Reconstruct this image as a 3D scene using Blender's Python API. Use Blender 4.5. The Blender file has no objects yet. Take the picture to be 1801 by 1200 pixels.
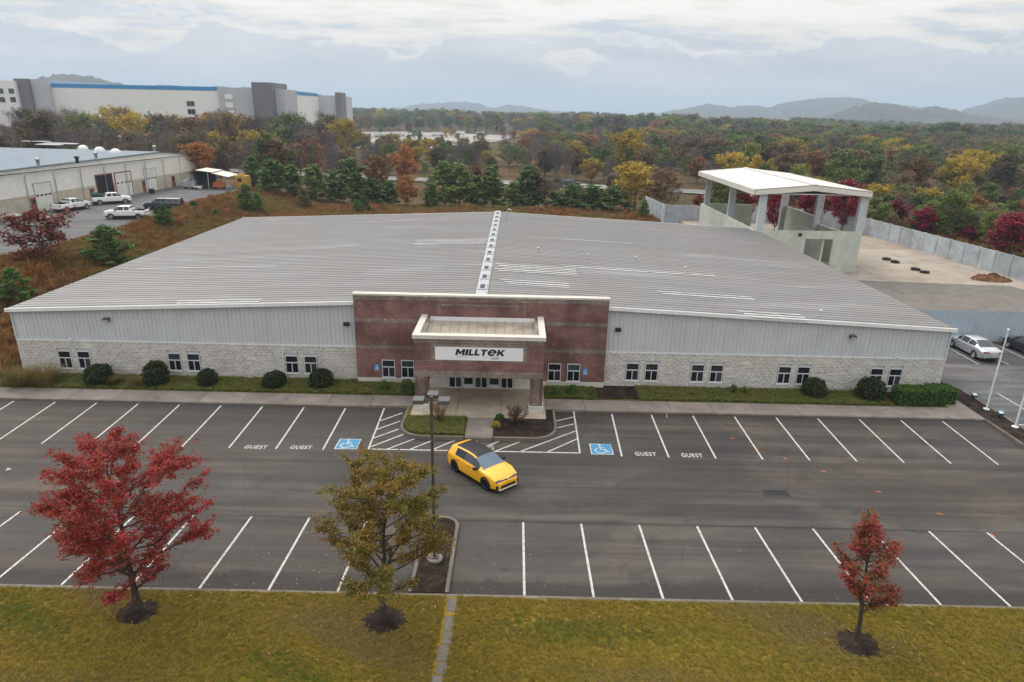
import bpy, bmesh, math, random
import numpy as np
from mathutils import Vector, Matrix

SC = bpy.context.scene
COL = SC.collection
R = math.radians
random.seed(7)

# ------------------------------------------------------------------ camera
IW, IH, FPX = 1801.0, 1200.0, 1160.0
YAW, PIT, ROLL = -0.00184, 0.33374, 0.0210
CAM = np.array([0.0586, -39.681, 18.675])
_f = np.array([math.sin(YAW)*math.cos(PIT), math.cos(YAW)*math.cos(PIT), -math.sin(PIT)])
_r = np.array([math.cos(YAW), -math.sin(YAW), 0.0])
_u = np.cross(_r, _f)
CR = _r*math.cos(ROLL) + _u*math.sin(ROLL)
CU = -_r*math.sin(ROLL) + _u*math.cos(ROLL)
cd = bpy.data.cameras.new('camera'); cam = bpy.data.objects.new('camera', cd); COL.objects.link(cam)
cd.sensor_width = 36.0; cd.lens = 36.0*FPX/IW; cd.clip_start = 0.5; cd.clip_end = 20000
m = Matrix.Identity(4)
for i in range(3):
    m[i][0] = CR[i]; m[i][1] = CU[i]; m[i][2] = -_f[i]; m[i][3] = CAM[i]
cam.matrix_world = m
SC.camera = cam

# ------------------------------------------------------------------ world, sun, exposure
SUN_EL, SUN_AZ = R(52), R(-38)          # azimuth from +Y towards +X
w = bpy.data.worlds.new('World'); SC.world = w; w.use_nodes = True
wn, wl = w.node_tree.nodes, w.node_tree.links
wn.clear()
def WN(t, **k):
    n = wn.new(t)
    for a, b in k.items(): setattr(n, a, b)
    return n
wo = WN('ShaderNodeOutputWorld'); wb = WN('ShaderNodeBackground'); wb.inputs[1].default_value = 0.1
wl.new(wb.outputs[0], wo.inputs[0])
sky = WN('ShaderNodeTexSky', sky_type='NISHITA', sun_disc=False, sun_elevation=SUN_EL, sun_rotation=SUN_AZ,
         air_density=1.0, dust_density=2.0, ozone_density=1.0)
tc = WN('ShaderNodeTexCoord'); sx = WN('ShaderNodeSeparateXYZ'); wl.new(tc.outputs['Generated'], sx.inputs[0])
def M(op, a, b=None, c=None, clamp=False):
    n = WN('ShaderNodeMath', operation=op, use_clamp=clamp)
    for i, v in enumerate((a, b, c)):
        if v is None: continue
        if hasattr(v, 'links') or hasattr(v, 'is_linked'): wl.new(v, n.inputs[i])
        else: n.inputs[i].default_value = v
    return n.outputs[0]
zc = M('MAXIMUM', sx.outputs[2], 0.0)
den = M('ADD', zc, 0.09)
px_, py_ = M('DIVIDE', sx.outputs[0], den), M('DIVIDE', sx.outputs[1], den)
cp = WN('ShaderNodeCombineXYZ'); wl.new(px_, cp.inputs[0]); wl.new(py_, cp.inputs[1])
def WNOISE(vec, scale, detail, rough, dist=0.0, sc3=None):
    if sc3:
        mp = WN('ShaderNodeMapping'); mp.inputs['Scale'].default_value = sc3[:3]
        if len(sc3) > 3: mp.inputs['Location'].default_value = sc3[3]
        wl.new(vec, mp.inputs[0]); vec = mp.outputs[0]
    n = WN('ShaderNodeTexNoise'); n.inputs['Scale'].default_value = scale; n.inputs['Detail'].default_value = detail
    n.inputs['Roughness'].default_value = rough; n.inputs['Distortion'].default_value = dist
    wl.new(vec, n.inputs['Vector']); return n.outputs[0]
def WRAMP(fac, stops):
    n = WN('ShaderNodeValToRGB'); wl.new(fac, n.inputs[0]); e = n.color_ramp.elements
    while len(e) < len(stops): e.new(0.5)
    for i, (p, c) in enumerate(stops):
        e[i].position = p; e[i].color = tuple(c) + (1,)
    return n.outputs[0]
def WMIX(f, a, b):
    n = WN('ShaderNodeMix', data_type='RGBA')
    wl.new(f, n.inputs[0])
    for s, v in ((6, a), (7, b)):
        if isinstance(v, tuple): n.inputs[s].default_value = v + (1,)
        else: wl.new(v, n.inputs[s])
    return n.outputs[2]
# upper stratus: bright veil with grey streaks
n1 = WNOISE(cp.outputs[0], 0.85, 9, 0.62, 0.35, (0.55, 1.0, 1.0, (3.1, 1.2, 0)))
n2 = WNOISE(cp.outputs[0], 2.4, 8, 0.64, 0.3, (0.7, 1.0, 1.0, (9.3, 4.0, 0)))
veil = WRAMP(M('MULTIPLY_ADD', n2, 0.35, M('MULTIPLY', n1, 0.75)), [(0.43, (4.7, 5.1, 5.55)), (0.505, (5.7, 5.95, 6.2)), (0.55, (7.6, 7.1, 6.45)), (0.62, (8.6, 8.2, 7.6))])
cover = WRAMP(n1, [(0.30, (0.55,)*3), (0.46, (0.93,)*3)])
up = WMIX(cover, sky.outputs[0], veil)
# low bank of cloud with a lumpy top
e1 = WNOISE(tc.outputs['Generated'], 1.0, 9, 0.58, 0.15, (8.0, 8.0, 16.0, (1.7, 0.3, 0)))
edge = M('MULTIPLY_ADD', e1, 0.17, 0.012)
bank = M('SMOOTH_MIN', 1.0, M('MAXIMUM', 0.0, M('DIVIDE', M('SUBTRACT', edge, zc), 0.014)), 0.05)
bt = WNOISE(tc.outputs['Generated'], 1.0, 5, 0.55, 0.3, (4.0, 4.0, 22.0, (4.7, 2.3, 0)))
bankc = WRAMP(bt, [(0.38, (5.1, 5.4, 5.75)), (0.60, (6.5, 6.55, 6.6))])
# bright rims along the top of the bank
rim = M('MULTIPLY', M('MULTIPLY', bank, M('SUBTRACT', 1.0, bank)), M('MULTIPLY', WNOISE(tc.outputs['Generated'], 1.0, 3, .5, 0, (6.0, 6.0, 6.0, (8.1, 3.3, 0))), 3.2), clamp=True)
fin = WMIX(rim, WMIX(bank, up, bankc), (9.0, 8.3, 7.4))
# an overcast sky is brighter overhead (CIE overcast distribution)
cie = M('MULTIPLY_ADD', zc, 1.7, 0.85)
fx_ = WN('ShaderNodeVectorMath', operation='SCALE'); wl.new(fin, fx_.inputs[0]); wl.new(cie, fx_.inputs['Scale'])
wl.new(fx_.outputs[0], wb.inputs[0])

sd = bpy.data.lights.new('sun', 'SUN'); sun = bpy.data.objects.new('sun', sd); COL.objects.link(sun)
sd.energy = 1.4; sd.angle = R(28); sd.color = (1.0, 0.96, 0.9)
_sdir = Vector((math.sin(SUN_AZ)*math.cos(SUN_EL), math.cos(SUN_AZ)*math.cos(SUN_EL), math.sin(SUN_EL)))
sun.rotation_euler = _sdir.to_track_quat('Z', 'Y').to_euler(); sun.location = (0, 0, 120)
SC.view_settings.view_transform = 'Standard'; SC.view_settings.look = 'None'
SC.view_settings.exposure = 0.27; SC.view_settings.gamma = 1.0; SC.view_settings.use_curve_mapping = False
SC.render.engine = 'CYCLES'

# ------------------------------------------------------------------ pixel -> place helpers
def ray(u, v): return _f + CR*(u-IW/2)/FPX - CU*(v-IH/2)/FPX
def P(u, v, z=0.0):
    d = ray(u, v); return CAM + d*((z-CAM[2])/d[2])
def PY(u, v, y):
    d = ray(u, v); return CAM + d*((y-CAM[1])/d[1])
def lotz(y): return float(np.interp(y, [-18.4, -13.0, -9.7, -5.5, 0.0], [0.65, 0.353, 0.02, -0.152, 0.0]))
def PL(u, v):                              # on the parking lot
    z = 0.0
    for _ in range(30):
        g = P(u, v, z); z = lotz(g[1])
    return g
def sst(a, b, x):
    t = min(1.0, max(0.0, (x-a)/(b-a))); return t*t*(3-2*t)
def hway(x): return 180.5 - 0.229*x
def H(x, y):                               # terrain height
    z = -0.3
    z += -1.2*sst(62, 110, y) - 2.0*sst(105, 145, y)
    d = math.hypot(x, y+39)
    lo = 1-.92*sst(.10, .42, x/max(1.0, y+39))
    z += (2.5*sst(620, 1100, d) + 2.5*sst(1000, 3000, d))*lo
    # shelf of the neighbouring plot on the left, and its embankment
    s = sst(-38.5, -55.5, x)*sst(6, 26, y)*(1-sst(118, 165, y))
    z = z*(1-s) + 2.16*s
    r_ = sst(66, 90, x)*sst(20, 60, y)*(1-sst(90, 150, y)); z -= 1.0*r_
    if y > 60 and d < 600: z += 0.25*math.sin(x*.05+1)*math.sin(y*.043)*(1-s)
    return z
def hit(u, v, far=3000):
    d = ray(u, v); t = 20.0; st = 2.0
    while t < far:
        p = CAM + d*t
        if p[2] <= H(p[0], p[1]): return p
        t += st if t < 300 else 8
    return CAM + d*far

# ------------------------------------------------------------------ object helpers
def tag(o, label=None, cat=None, group=None, kind=None):
    if label: o['label'] = label
    if cat: o['category'] = cat
    if group: o['group'] = group
    if kind: o['kind'] = kind
    return o
def empty(name, loc=(0, 0, 0), rz=0.0, **k):
    o = bpy.data.objects.new(name, None); COL.objects.link(o); o.location = loc; o.rotation_euler = (0, 0, rz)
    o.empty_display_size = 0.3
    return tag(o, **k)
class MB:
    def __init__(s): s.v = []; s.f = []; s.m = []; s.sm = []
    def add(s, vs, fs, mi=0, smooth=False):
        b = len(s.v); s.v += [tuple(map(float, p)) for p in vs]
        for f in fs: s.f.append(tuple(b+i for i in f)); s.m.append(mi); s.sm.append(smooth)
        return s
    def box(s, x0, x1, y0, y1, z0, z1, mi=0):
        return s.add([(x0,y0,z0),(x1,y0,z0),(x1,y1,z0),(x0,y1,z0),(x0,y0,z1),(x1,y0,z1),(x1,y1,z1),(x0,y1,z1)],
                     [(0,3,2,1),(4,5,6,7),(0,1,5,4),(1,2,6,5),(2,3,7,6),(3,0,4,7)], mi)
    def bev(s, x0, x1, y0, y1, z0, z1, b=0.02, mi=0):     # box with a chamfered top edge
        vs = [(x0,y0,z0),(x1,y0,z0),(x1,y1,z0),(x0,y1,z0),(x0,y0,z1-b),(x1,y0,z1-b),(x1,y1,z1-b),(x0,y1,z1-b),
              (x0+b,y0+b,z1),(x1-b,y0+b,z1),(x1-b,y1-b,z1),(x0+b,y1-b,z1)]
        fs = [(0,3,2,1),(8,9,10,11)]
        for i in range(4):
            j = (i+1) % 4; fs += [(i,j,4+j,4+i),(4+i,4+j,8+j,8+i)]
        return s.add(vs, fs, mi)
    def prism(s, poly, z0, z1, mi=0):                     # poly counter-clockwise (x,y)
        n = len(poly); vs = [(x,y,z0) for x,y in poly]+[(x,y,z1) for x,y in poly]
        fs = [tuple(range(n-1,-1,-1)), tuple(range(n,2*n))]+[(i,(i+1)%n,n+(i+1)%n,n+i) for i in range(n)]
        return s.add(vs, fs, mi)
    def tube(s, pts, rad, n=6, mi=0, cap=True, smooth=True):
        pts = [Vector(p) for p in pts]
        if not hasattr(rad, '__len__'): rad = [rad]*len(pts)
        vs = []; fs = []
        for i, p in enumerate(pts):
            d = (pts[min(i+1, len(pts)-1)]-pts[max(i-1, 0)]).normalized()
            a = d.cross(Vector((0.31, 0.17, 0.93)) if abs(d.z) < .9 else Vector((1, 0, 0))).normalized(); b = d.cross(a)
            for k in range(n):
                t = 2*math.pi*k/n; vs.append(p+(a*math.cos(t)+b*math.sin(t))*rad[i])
        for i in range(len(pts)-1):
            for k in range(n):
                fs.append((i*n+k, i*n+(k+1) % n, (i+1)*n+(k+1) % n, (i+1)*n+k))
        s.add(vs, fs, mi, smooth)
        if cap:
            s.add(vs[:n], [tuple(range(n-1, -1, -1))], mi); s.add(vs[-n:], [tuple(range(n))], mi)
        return s
    def lathe(s, prof, n=16, c=(0, 0, 0), axis='z', mi=0, smooth=True):   # prof [(r,h)]
        vs = []; fs = []
        for r_, h in prof:
            for k in range(n):
                t = 2*math.pi*k/n; a, b = r_*math.cos(t), r_*math.sin(t)
                vs.append((c[0]+a, c[1]+b, c[2]+h) if axis == 'z' else ((c[0]+a, c[1]+h, c[2]+b) if axis == 'y' else (c[0]+h, c[1]+a, c[2]+b)))
        for i in range(len(prof)-1):
            for k in range(n):
                q = (i*n+k, i*n+(k+1) % n, (i+1)*n+(k+1) % n, (i+1)*n+k)
                fs.append(q if axis != 'y' else q[::-1])
        s.add(vs, fs, mi, smooth); return s
    def build(s, name, mats, parent=None, loc=(0, 0, 0), rz=0.0, **k):
        me = bpy.data.meshes.new(name); me.from_pydata(s.v, [], s.f)
        for mt in (mats if isinstance(mats, (list, tuple)) else [mats]): me.materials.append(mt)
        me.polygons.foreach_set('material_index', s.m); me.polygons.foreach_set('use_smooth', s.sm)
        me.update()
        o = bpy.data.objects.new(name, me); COL.objects.link(o); o.location = loc; o.rotation_euler = (0, 0, rz)
        if parent: o.parent = parent
        return tag(o, **k)
def link(name, me, parent=None, loc=(0, 0, 0), rz=0.0, sc=1.0, **k):
    o = bpy.data.objects.new(name, me); COL.objects.link(o); o.location = loc; o.rotation_euler = (0, 0, rz)
    o.scale = (sc,)*3 if not hasattr(sc, '__len__') else sc
    if parent: o.parent = parent
    return tag(o, **k)
def npmesh(name, V, F, mats, mi=None, smooth=False):       # numpy arrays, quads or tris
    me = bpy.data.meshes.new(name); V = np.asarray(V, np.float32); F = np.asarray(F, np.int32); n, k = F.shape
    me.vertices.add(len(V)); me.vertices.foreach_set('co', V.ravel())
    me.loops.add(n*k); me.loops.foreach_set('vertex_index', F.ravel())
    me.polygons.add(n); me.polygons.foreach_set('loop_start', np.arange(0, n*k, k, dtype=np.int32))
    try: me.polygons.foreach_set('loop_total', np.full(n, k, np.int32))
    except Exception: pass
    for mt in (mats if isinstance(mats, (list, tuple)) else [mats]): me.materials.append(mt)
    if mi is not None: me.polygons.foreach_set('material_index', np.asarray(mi, np.int32))
    if smooth: me.polygons.foreach_set('use_smooth', np.ones(n, bool))
    me.update(calc_edges=True); me.validate(); return me

# ------------------------------------------------------------------ materials
class NT:
    def __init__(s, name):
        s.m = bpy.data.materials.new(name); s.m.use_nodes = True; s.t = s.m.node_tree; s.n = s.t.nodes; s.l = s.t.links
        s.b = s.n['Principled BSDF']; s.out = s.n['Material Output']
    def N(s, t, **k):
        n = s.n.new(t)
        for a, b in k.items(): setattr(n, a, b)
        return n
    def put(s, inp, v):
        if hasattr(v, 'is_linked'): s.l.new(v, inp)
        elif isinstance(v, (tuple, list)) and len(v) == 3 and inp.type == 'RGBA': inp.default_value = tuple(v)+(1,)
        else: inp.default_value = v
    def pos(s, sc=(1, 1, 1), obj=False):
        v = s.N('ShaderNodeTexCoord').outputs['Object'] if obj else s.N('ShaderNodeNewGeometry').outputs['Position']
        mp = s.N('ShaderNodeMapping'); mp.inputs['Scale'].default_value = sc; s.l.new(v, mp.inputs[0]); return mp.outputs[0]
    def noise(s, vec, scale, detail=4, rough=0.55, dist=0):
        n = s.N('ShaderNodeTexNoise'); n.inputs['Scale'].default_value = scale; n.inputs['Detail'].default_value = detail
        n.inputs['Roughness'].default_value = rough; n.inputs['Distortion'].default_value = dist; s.l.new(vec, n.inputs['Vector']); return n.outputs[0]
    def ramp(s, fac, stops, interp='LINEAR'):
        n = s.N('ShaderNodeValToRGB'); s.l.new(fac, n.inputs[0]); e = n.color_ramp.elements; n.color_ramp.interpolation = interp
        while len(e) < len(stops): e.new(0.5)
        for i, (p, c) in enumerate(stops):
            e[i].position = p; c = (c, c, c) if not hasattr(c, '__len__') else c; e[i].color = tuple(c)+(1,)
        return n.outputs[0]
    def mix(s, f, a, b, mode='MIX'):
        n = s.N('ShaderNodeMix', data_type='RGBA', blend_type=mode); s.put(n.inputs[0], f); s.put(n.inputs[6], a); s.put(n.inputs[7], b); return n.outputs[2]
    def math(s, op, a, b=0.0, clamp=False):
        n = s.N('ShaderNodeMath', operation=op, use_clamp=clamp); s.put(n.inputs[0], a); s.put(n.inputs[1], b); return n.outputs[0]
    def bump(s, h, st=0.3, d=0.02):
        n = s.N('ShaderNodeBump'); n.inputs['Strength'].default_value = st; n.inputs['Distance'].default_value = d
        s.l.new(h, n.inputs['Height']); s.l.new(n.outputs[0], s.b.inputs['Normal'])
    def fin(s, col, rough=0.7, metal=0.0, spec=0.4):
        s.put(s.b.inputs['Base Color'], col); s.put(s.b.inputs['Roughness'], rough); s.put(s.b.inputs['Metallic'], metal)
        s.put(s.b.inputs['Specular IOR Level'], spec); return s.m
def plain(name, col, rough=0.6, metal=0.0, var=0.12, scale=3.0, spec=0.4, coat=0.0):
    t = NT(name); n = t.noise(t.pos(), scale, 5, 0.6)
    lo = tuple(c*(1-var) for c in col); hi = tuple(min(1, c*(1+var)) for c in col)
    t.fin(t.ramp(n, [(0.3, lo), (0.7, hi)]), rough, metal, spec)
    if coat: t.b.inputs['Coat Weight'].default_value = coat; t.b.inputs['Coat Roughness'].default_value = 0.05
    return t.m
def leafmat(name, stops, trans=0.3, objvar=0.25, clump=1.3):
    t = NT(name); g = t.N('ShaderNodeNewGeometry'); oi = t.N('ShaderNodeObjectInfo')
    nz = t.noise(t.pos(obj=True), clump, 3, 0.6)
    f = t.math('ADD', t.math('MULTIPLY', g.outputs['Random Per Island'], 0.5), t.math('MULTIPLY', t.math('SUBTRACT', nz, 0.25), 1.0))
    f = t.math('ADD', f, t.math('MULTIPLY', t.math('SUBTRACT', oi.outputs['Random'], 0.5), objvar*1.4), True)
    c = t.ramp(f, stops)
    hv = t.N('ShaderNodeHueSaturation'); t.l.new(c, hv.inputs['Color'])
    t.l.new(t.math('ADD', 1.0-objvar*0.5, t.math('MULTIPLY', oi.outputs['Random'], objvar)), hv.inputs['Value'])
    c = hv.outputs[0]
    t.fin(c, 0.65, 0, 0.25)
    tr = t.N('ShaderNodeBsdfTranslucent'); t.l.new(c, tr.inputs[0]); mx = t.N('ShaderNodeMixShader'); mx.inputs[0].default_value = trans
    t.l.new(t.b.outputs[0], mx.inputs[1]); t.l.new(tr.outputs[0], mx.inputs[2]); t.l.new(mx.outputs[0], t.out.inputs[0])
    return t.m

def mat_asphalt(name='asphalt', edge=True, base=(0.050, 0.042, 0.036)):
    t = NT(name); p = t.pos()
    big = t.noise(t.pos((0.10, 0.22, 1)), 1.0, 6, 0.6, 1.2); mid = t.noise(p, 0.55, 6, 0.65, 0.6); fine = t.noise(p, 22, 3, 0.7)
    c = t.ramp(big, [(0.38, tuple(b*0.55 for b in base)), (0.5, base), (0.62, (base[0]*1.75, base[1]*1.68, base[2]*1.6))])
    c = t.mix(t.ramp(mid, [(0.34, 0.6), (0.47, 0.0)]), c, tuple(b*0.5 for b in base))
    c = t.mix(0.35, c, t.ramp(fine, [(0.3, tuple(b*0.6 for b in base)), (0.7, tuple(b*1.55 for b in base))]))
    cool = t.noise(t.pos((0.05, 0.09, 1)), 1.0, 4, 0.6, 0.8)
    c = t.mix(t.ramp(cool, [(0.42, 0.0), (0.60, 0.6)]), c, t.mix(1.0, c, (0.86, 1.0, 1.12), 'MULTIPLY'))
    trk = t.noise(t.pos((0.03, 1.1, 1)), 1.0, 4, 0.6, 0.5)
    c = t.mix(1.0, c, t.ramp(trk, [(0.40, 0.76), (0.60, 1.25)]), 'MULTIPLY')
    if edge:      # fresh sealer strips along the lawn and the walk
        s = t.N('ShaderNodeSeparateXYZ'); t.l.new(t.pos(), s.inputs[0]); wv = t.math('MULTIPLY', t.math('SUBTRACT', mid, 0.5), 1.2)
        yy = t.math('ADD', s.outputs[1], wv)
        a = t.ramp(t.math('MULTIPLY', t.math('ADD', yy, 18.45), 0.5, True), [(0.40, 1.0), (0.62, 0.0)])
        b = t.ramp(t.math('MULTIPLY', t.math('SUBTRACT', 0.2, yy), 0.5, True), [(0.30, 1.0), (0.70, 0.0)])
        c = t.mix(t.math('MULTIPLY', t.math('MAXIMUM', a, b), 0.7), c, tuple(x*0.38 for x in base))
    # cracks
    vo = t.N('ShaderNodeTexVoronoi', feature='DISTANCE_TO_EDGE'); vo.inputs['Scale'].default_value = 0.11
    wp = t.N('ShaderNodeVectorMath', operation='ADD'); t.l.new(t.pos(), wp.inputs[0]); nn = t.N('ShaderNodeTexNoise'); nn.inputs['Scale'].default_value = 0.6; nn.inputs['Detail'].default_value = 5
    t.l.new(t.pos(), nn.inputs['Vector']); t.l.new(nn.outputs['Color'], wp.inputs[1]); t.l.new(wp.outputs[0], vo.inputs['Vector'])
    c = t.mix(t.ramp(vo.outputs['Distance'], [(0.0012, 0.4), (0.003, 0.0)]), c, (0.015, 0.014, 0.013))
    vs_ = t.N('ShaderNodeTexVoronoi'); vs_.inputs['Scale'].default_value = 0.9; t.l.new(t.pos(), vs_.inputs['Vector']); sp = t.N('ShaderNodeSeparateColor'); t.l.new(vs_.outputs['Color'], sp.inputs[0])
    drip = t.math('MULTIPLY', t.ramp(t.math('ADD', vs_.outputs['Distance'], t.math('MULTIPLY', fine, .12)), [(0.10, 1.0), (0.22, 0.0)]), t.ramp(sp.outputs[0], [(0.72, 0.0), (0.8, 0.6)]))
    c = t.mix(drip, c, (0.018, 0.016, 0.015))
    t.bump(fine, 0.25, 0.01)
    return t.fin(c, t.ramp(big, [(0.3, 0.62), (0.7, 0.88)]), 0, 0.35)
def mat_concrete(name, col, var=0.3, stain=(0.12, 0.10, 0.08), st=0.4, sc=1.0):
    t = NT(name); p = t.pos(); a = t.noise(p, 0.8*sc, 6, 0.65, 0.5); f = t.noise(p, 14*sc, 4, 0.7); b = t.noise(p, 0.25*sc, 5, 0.6, 1.0)
    oi = t.N('ShaderNodeObjectInfo')
    c = t.ramp(a, [(0.36, tuple(x*(1-var) for x in col)), (0.62, tuple(x*(1+var*.5) for x in col))])
    c = t.mix(0.25, c, t.ramp(f, [(0.3, tuple(x*.7 for x in col)), (0.7, tuple(x*1.2 for x in col))]))
    c = t.mix(t.ramp(b, [(0.45, 0.0), (0.75, st)]), c, stain)
    c = t.mix(1.0, c, t.ramp(oi.outputs['Random'], [(0, 0.88), (1, 1.08)]), 'MULTIPLY')
    t.bump(f, 0.2, 0.01); return t.fin(c, 0.85, 0, 0.3)
def mat_paint(name, col, wear=(0.09, 0.085, 0.08), amt=0.75):
    t = NT(name); n = t.noise(t.pos(), 7, 6, 0.75); c = t.mix(t.ramp(n, [(0.47, 0.0), (0.66, amt)]), col, wear); return t.fin(c, 0.6, 0, 0.4)
def mat_brick(name, c1, c2, mortar, width=0.205, row=0.068):
    t = NT(name); s = t.N('ShaderNodeSeparateXYZ'); t.l.new(t.pos(), s.inputs[0])
    cb = t.N('ShaderNodeCombineXYZ'); t.l.new(t.math('ADD', s.outputs[0], s.outputs[1]), cb.inputs[0]); t.l.new(s.outputs[2], cb.inputs[1])
    b = t.N('ShaderNodeTexBrick'); t.l.new(cb.outputs[0], b.inputs['Vector']); b.inputs['Scale'].default_value = 1
    b.inputs['Brick Width'].default_value = width; b.inputs['Row Height'].default_value = row; b.inputs['Mortar Size'].default_value = 0.007
    b.inputs['Color1'].default_value = c1+(1,); b.inputs['Color2'].default_value = c2+(1,); b.inputs['Mortar'].default_value = mortar+(1,)
    n = t.noise(t.pos((1, 1, 2.2)), 4.2, 3, 0.75); v = t.noise(t.pos(), 0.7, 4, 0.6)
    c = t.mix(t.ramp(n, [(0.56, 0.0), (0.62, 0.55)]), b.outputs[0], tuple(min(1, x*2.1+0.05) for x in c1))
    c = t.mix(1.0, c, t.ramp(v, [(0.38, 0.68), (0.62, 1.22)]), 'MULTIPLY')
    t.bump(b.outputs['Fac'], -0.35, 0.01); return t.fin(c, 0.85, 0, 0.25)
def mat_roof(name, col, streak=0.35):
    t = NT(name); oi = t.N('ShaderNodeObjectInfo')
    a = t.noise(t.pos((0.14, 1.6, 1)), 1.0, 6, 0.65); b = t.noise(t.pos((0.5, 0.5, 1)), 0.25, 5, 0.6); f = t.noise(t.pos((0.8, 9, 1)), 1.3, 3, 0.7)
    c = t.ramp(a, [(0.3, tuple(x*(1-streak) for x in col)), (0.55, col), (0.8, tuple(min(1, x*(1+streak*.9)) for x in col))])
    c = t.mix(t.ramp(t.noise(t.pos((0.12, 0.5, 1)), 0.6, 4, 0.55, 0.6), [(0.55, 0.0), (0.68, 0.45)]), c, tuple(min(1, x*1.5) for x in col))
    c = t.mix(t.ramp(b, [(0.4, 0.0), (0.7, 0.3)]), c, (col[0]*.85, col[1]*.72, col[2]*.6))
    c = t.mix(1.0, c, t.ramp(oi.outputs['Random'], [(0, 0.93), (1, 1.07)]), 'MULTIPLY')
    return t.fin(c, 0.5, 0.25, 0.5)
def mat_glass(name, col=(0.012, 0.014, 0.017), rough=0.06):
    t = NT(name); oi = t.N('ShaderNodeObjectInfo'); return t.fin(t.ramp(oi.outputs['Random'], [(0.0, tuple(c*.7 for c in col)), (0.6, tuple(c*1.5 for c in col)), (1.0, tuple(c*4.5 for c in col))]), rough, 0, 0.6)
def mat_ground(name, cols, s1=0.25, s2=3.0, bump=0.4):
    t = NT(name); p = t.pos(); a = t.noise(p, s1, 6, 0.62, 0.8); b = t.noise(p, s2, 5, 0.7); f = t.noise(p, 28, 3, 0.7)
    c = t.ramp(t.math('ADD', t.math('MULTIPLY', a, 0.65), t.math('MULTIPLY', b, 0.35)), [(0.395+0.21*i/(len(cols)-1), q) for i, q in enumerate(cols)])
    c = t.mix(0.5, c, t.mix(1.0, c, t.ramp(f, [(0.3, 0.45), (0.7, 1.6)]), 'MULTIPLY'))
    t.bump(b, bump, 0.08); return t.fin(c, 0.95, 0, 0.1)

ASPH = mat_asphalt(); ASPH2 = mat_asphalt('asphalt_side', False, (0.085, 0.083, 0.082)); ROADM = mat_asphalt('road_asphalt', False, (0.19, 0.175, 0.16))
CONC = mat_concrete('walk_concrete', (0.20, 0.175, 0.155)); PATIO = mat_concrete('patio_concrete', (0.36, 0.31, 0.24), 0.2, st=.25)
KERB = mat_concrete('kerb_concrete', (0.17, 0.15, 0.13)); YARD = mat_concrete('yard_concrete', (0.33, 0.29, 0.24), 0.3, (0.24, 0.15, 0.09), 0.55, 0.35)
DOCK = mat_concrete('dock_concrete', (0.50, 0.53, 0.47), 0.16, (0.3, 0.31, 0.27), 0.5); PRECAST = mat_concrete('precast_concrete', (0.42, 0.46, 0.50), 0.2, (0.2, 0.22, 0.2), 0.55)
WHITEP = mat_paint('line_paint', (0.50, 0.49, 0.465)); BLUEP = mat_paint('blue_paint', (0.03, 0.22, 0.42), amt=.5); ORANGEP = mat_paint('orange_paint', (0.7, 0.16, 0.03))
SEAM = plain('seam_tar', (.02, .019, .018), .7)
BRICK = mat_brick('red_brick', (0.145, 0.044, 0.041), (0.070, 0.028, 0.029), (0.36, 0.28, 0.25))
TAUPE = mat_brick('taupe_brick', (0.19, 0.155, 0.135), (0.125, 0.10, 0.088), (0.27, 0.23, 0.20), 0.068, 0.205)
SPLIT = mat_concrete('split_face_block', (0.57, 0.555, 0.525), 0.2, (0.36, 0.33, 0.29), 0.35, 2.5)
SIDING = plain('siding_metal', (0.50, 0.53, 0.55), 0.45, 0.1, 0.06, 0.6); TRIM = plain('white_trim', (0.66, 0.67, 0.67), 0.45, 0.0, 0.06, 2)
ROOF = mat_roof('roof_metal', (0.215, 0.212, 0.208), .18); CAPM = plain('cream_cap', (0.55, 0.52, 0.46), 0.6, 0, 0.08, 2)
SEAL = plain('pale_sealant', (0.52, 0.52, 0.51), 0.5, 0, 0.3, 2); GLASS = mat_glass('dark_glass'); FRAME = plain('window_frame', (0.60, 0.62, 0.64), 0.4, 0.1, 0.05)
DARK = plain('dark_metal', (0.035, 0.036, 0.04), 0.5, 0.3); BLACK = plain('black_plastic', (0.012, 0.012, 0.013), 0.55); STEEL = plain('galvanised', (0.45, 0.47, 0.49), 0.4, 0.5, 0.1)
POLEM = plain('bronze_paint', (0.075, 0.07, 0.068), 0.5, 0.2); LAMPM = plain('lamp_grey', (0.085, 0.088, 0.092), 0.5, 0.1)
MULCH = mat_ground('mulch', [(0.012, 0.009, 0.008), (0.028, 0.02, 0.016), (0.05, 0.036, 0.028)], 1.5, 8)
LAWN = mat_ground('lawn_soil', [(0.10, 0.12, 0.012), (0.19, 0.155, 0.018), (0.24, 0.165, 0.025), (0.15, 0.075, 0.022)], 0.16, 2.2)
GREEN = mat_ground('strip_grass', [(0.035, 0.055, 0.012), (0.07, 0.085, 0.018), (0.13, 0.11, 0.03)], 0.4, 3)
EARTH = mat_ground('terrain_brush', [(0.040, 0.038, 0.016), (0.065, 0.048, 0.02), (0.095, 0.055, 0.024), (0.13, 0.09, 0.035)], 0.07, 1.2)
BARK = plain('bark', (0.060, 0.046, 0.036), 0.9, 0, 0.35, 9, 0.15); BARKG = plain('grey_bark', (0.115, 0.095, 0.085), 0.9, 0, 0.3, 6, 0.15)
SIGNW = plain('sign_white', (0.72, 0.74, 0.77), 0.4, 0, 0.03, 1); SIGNK = plain('sign_black', (0.012, 0.012, 0.016), 0.4); SIGNB = plain('sign_blue', (0.04, 0.28, 0.62), 0.4)
TYRE = plain('tyre_rubber', (0.016, 0.016, 0.017), 0.8); RIMK = plain('rim_black', (0.02, 0.02, 0.021), 0.35, 0.5); RIMS = plain('rim_silver', (0.5, 0.51, 0.53), 0.3, 0.8)
LAMPG = plain('headlight_glass', (0.5, 0.52, 0.55), 0.12, 0.3); TAIL = plain('taillight_red', (0.28, 0.015, 0.018), 0.2)
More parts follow.
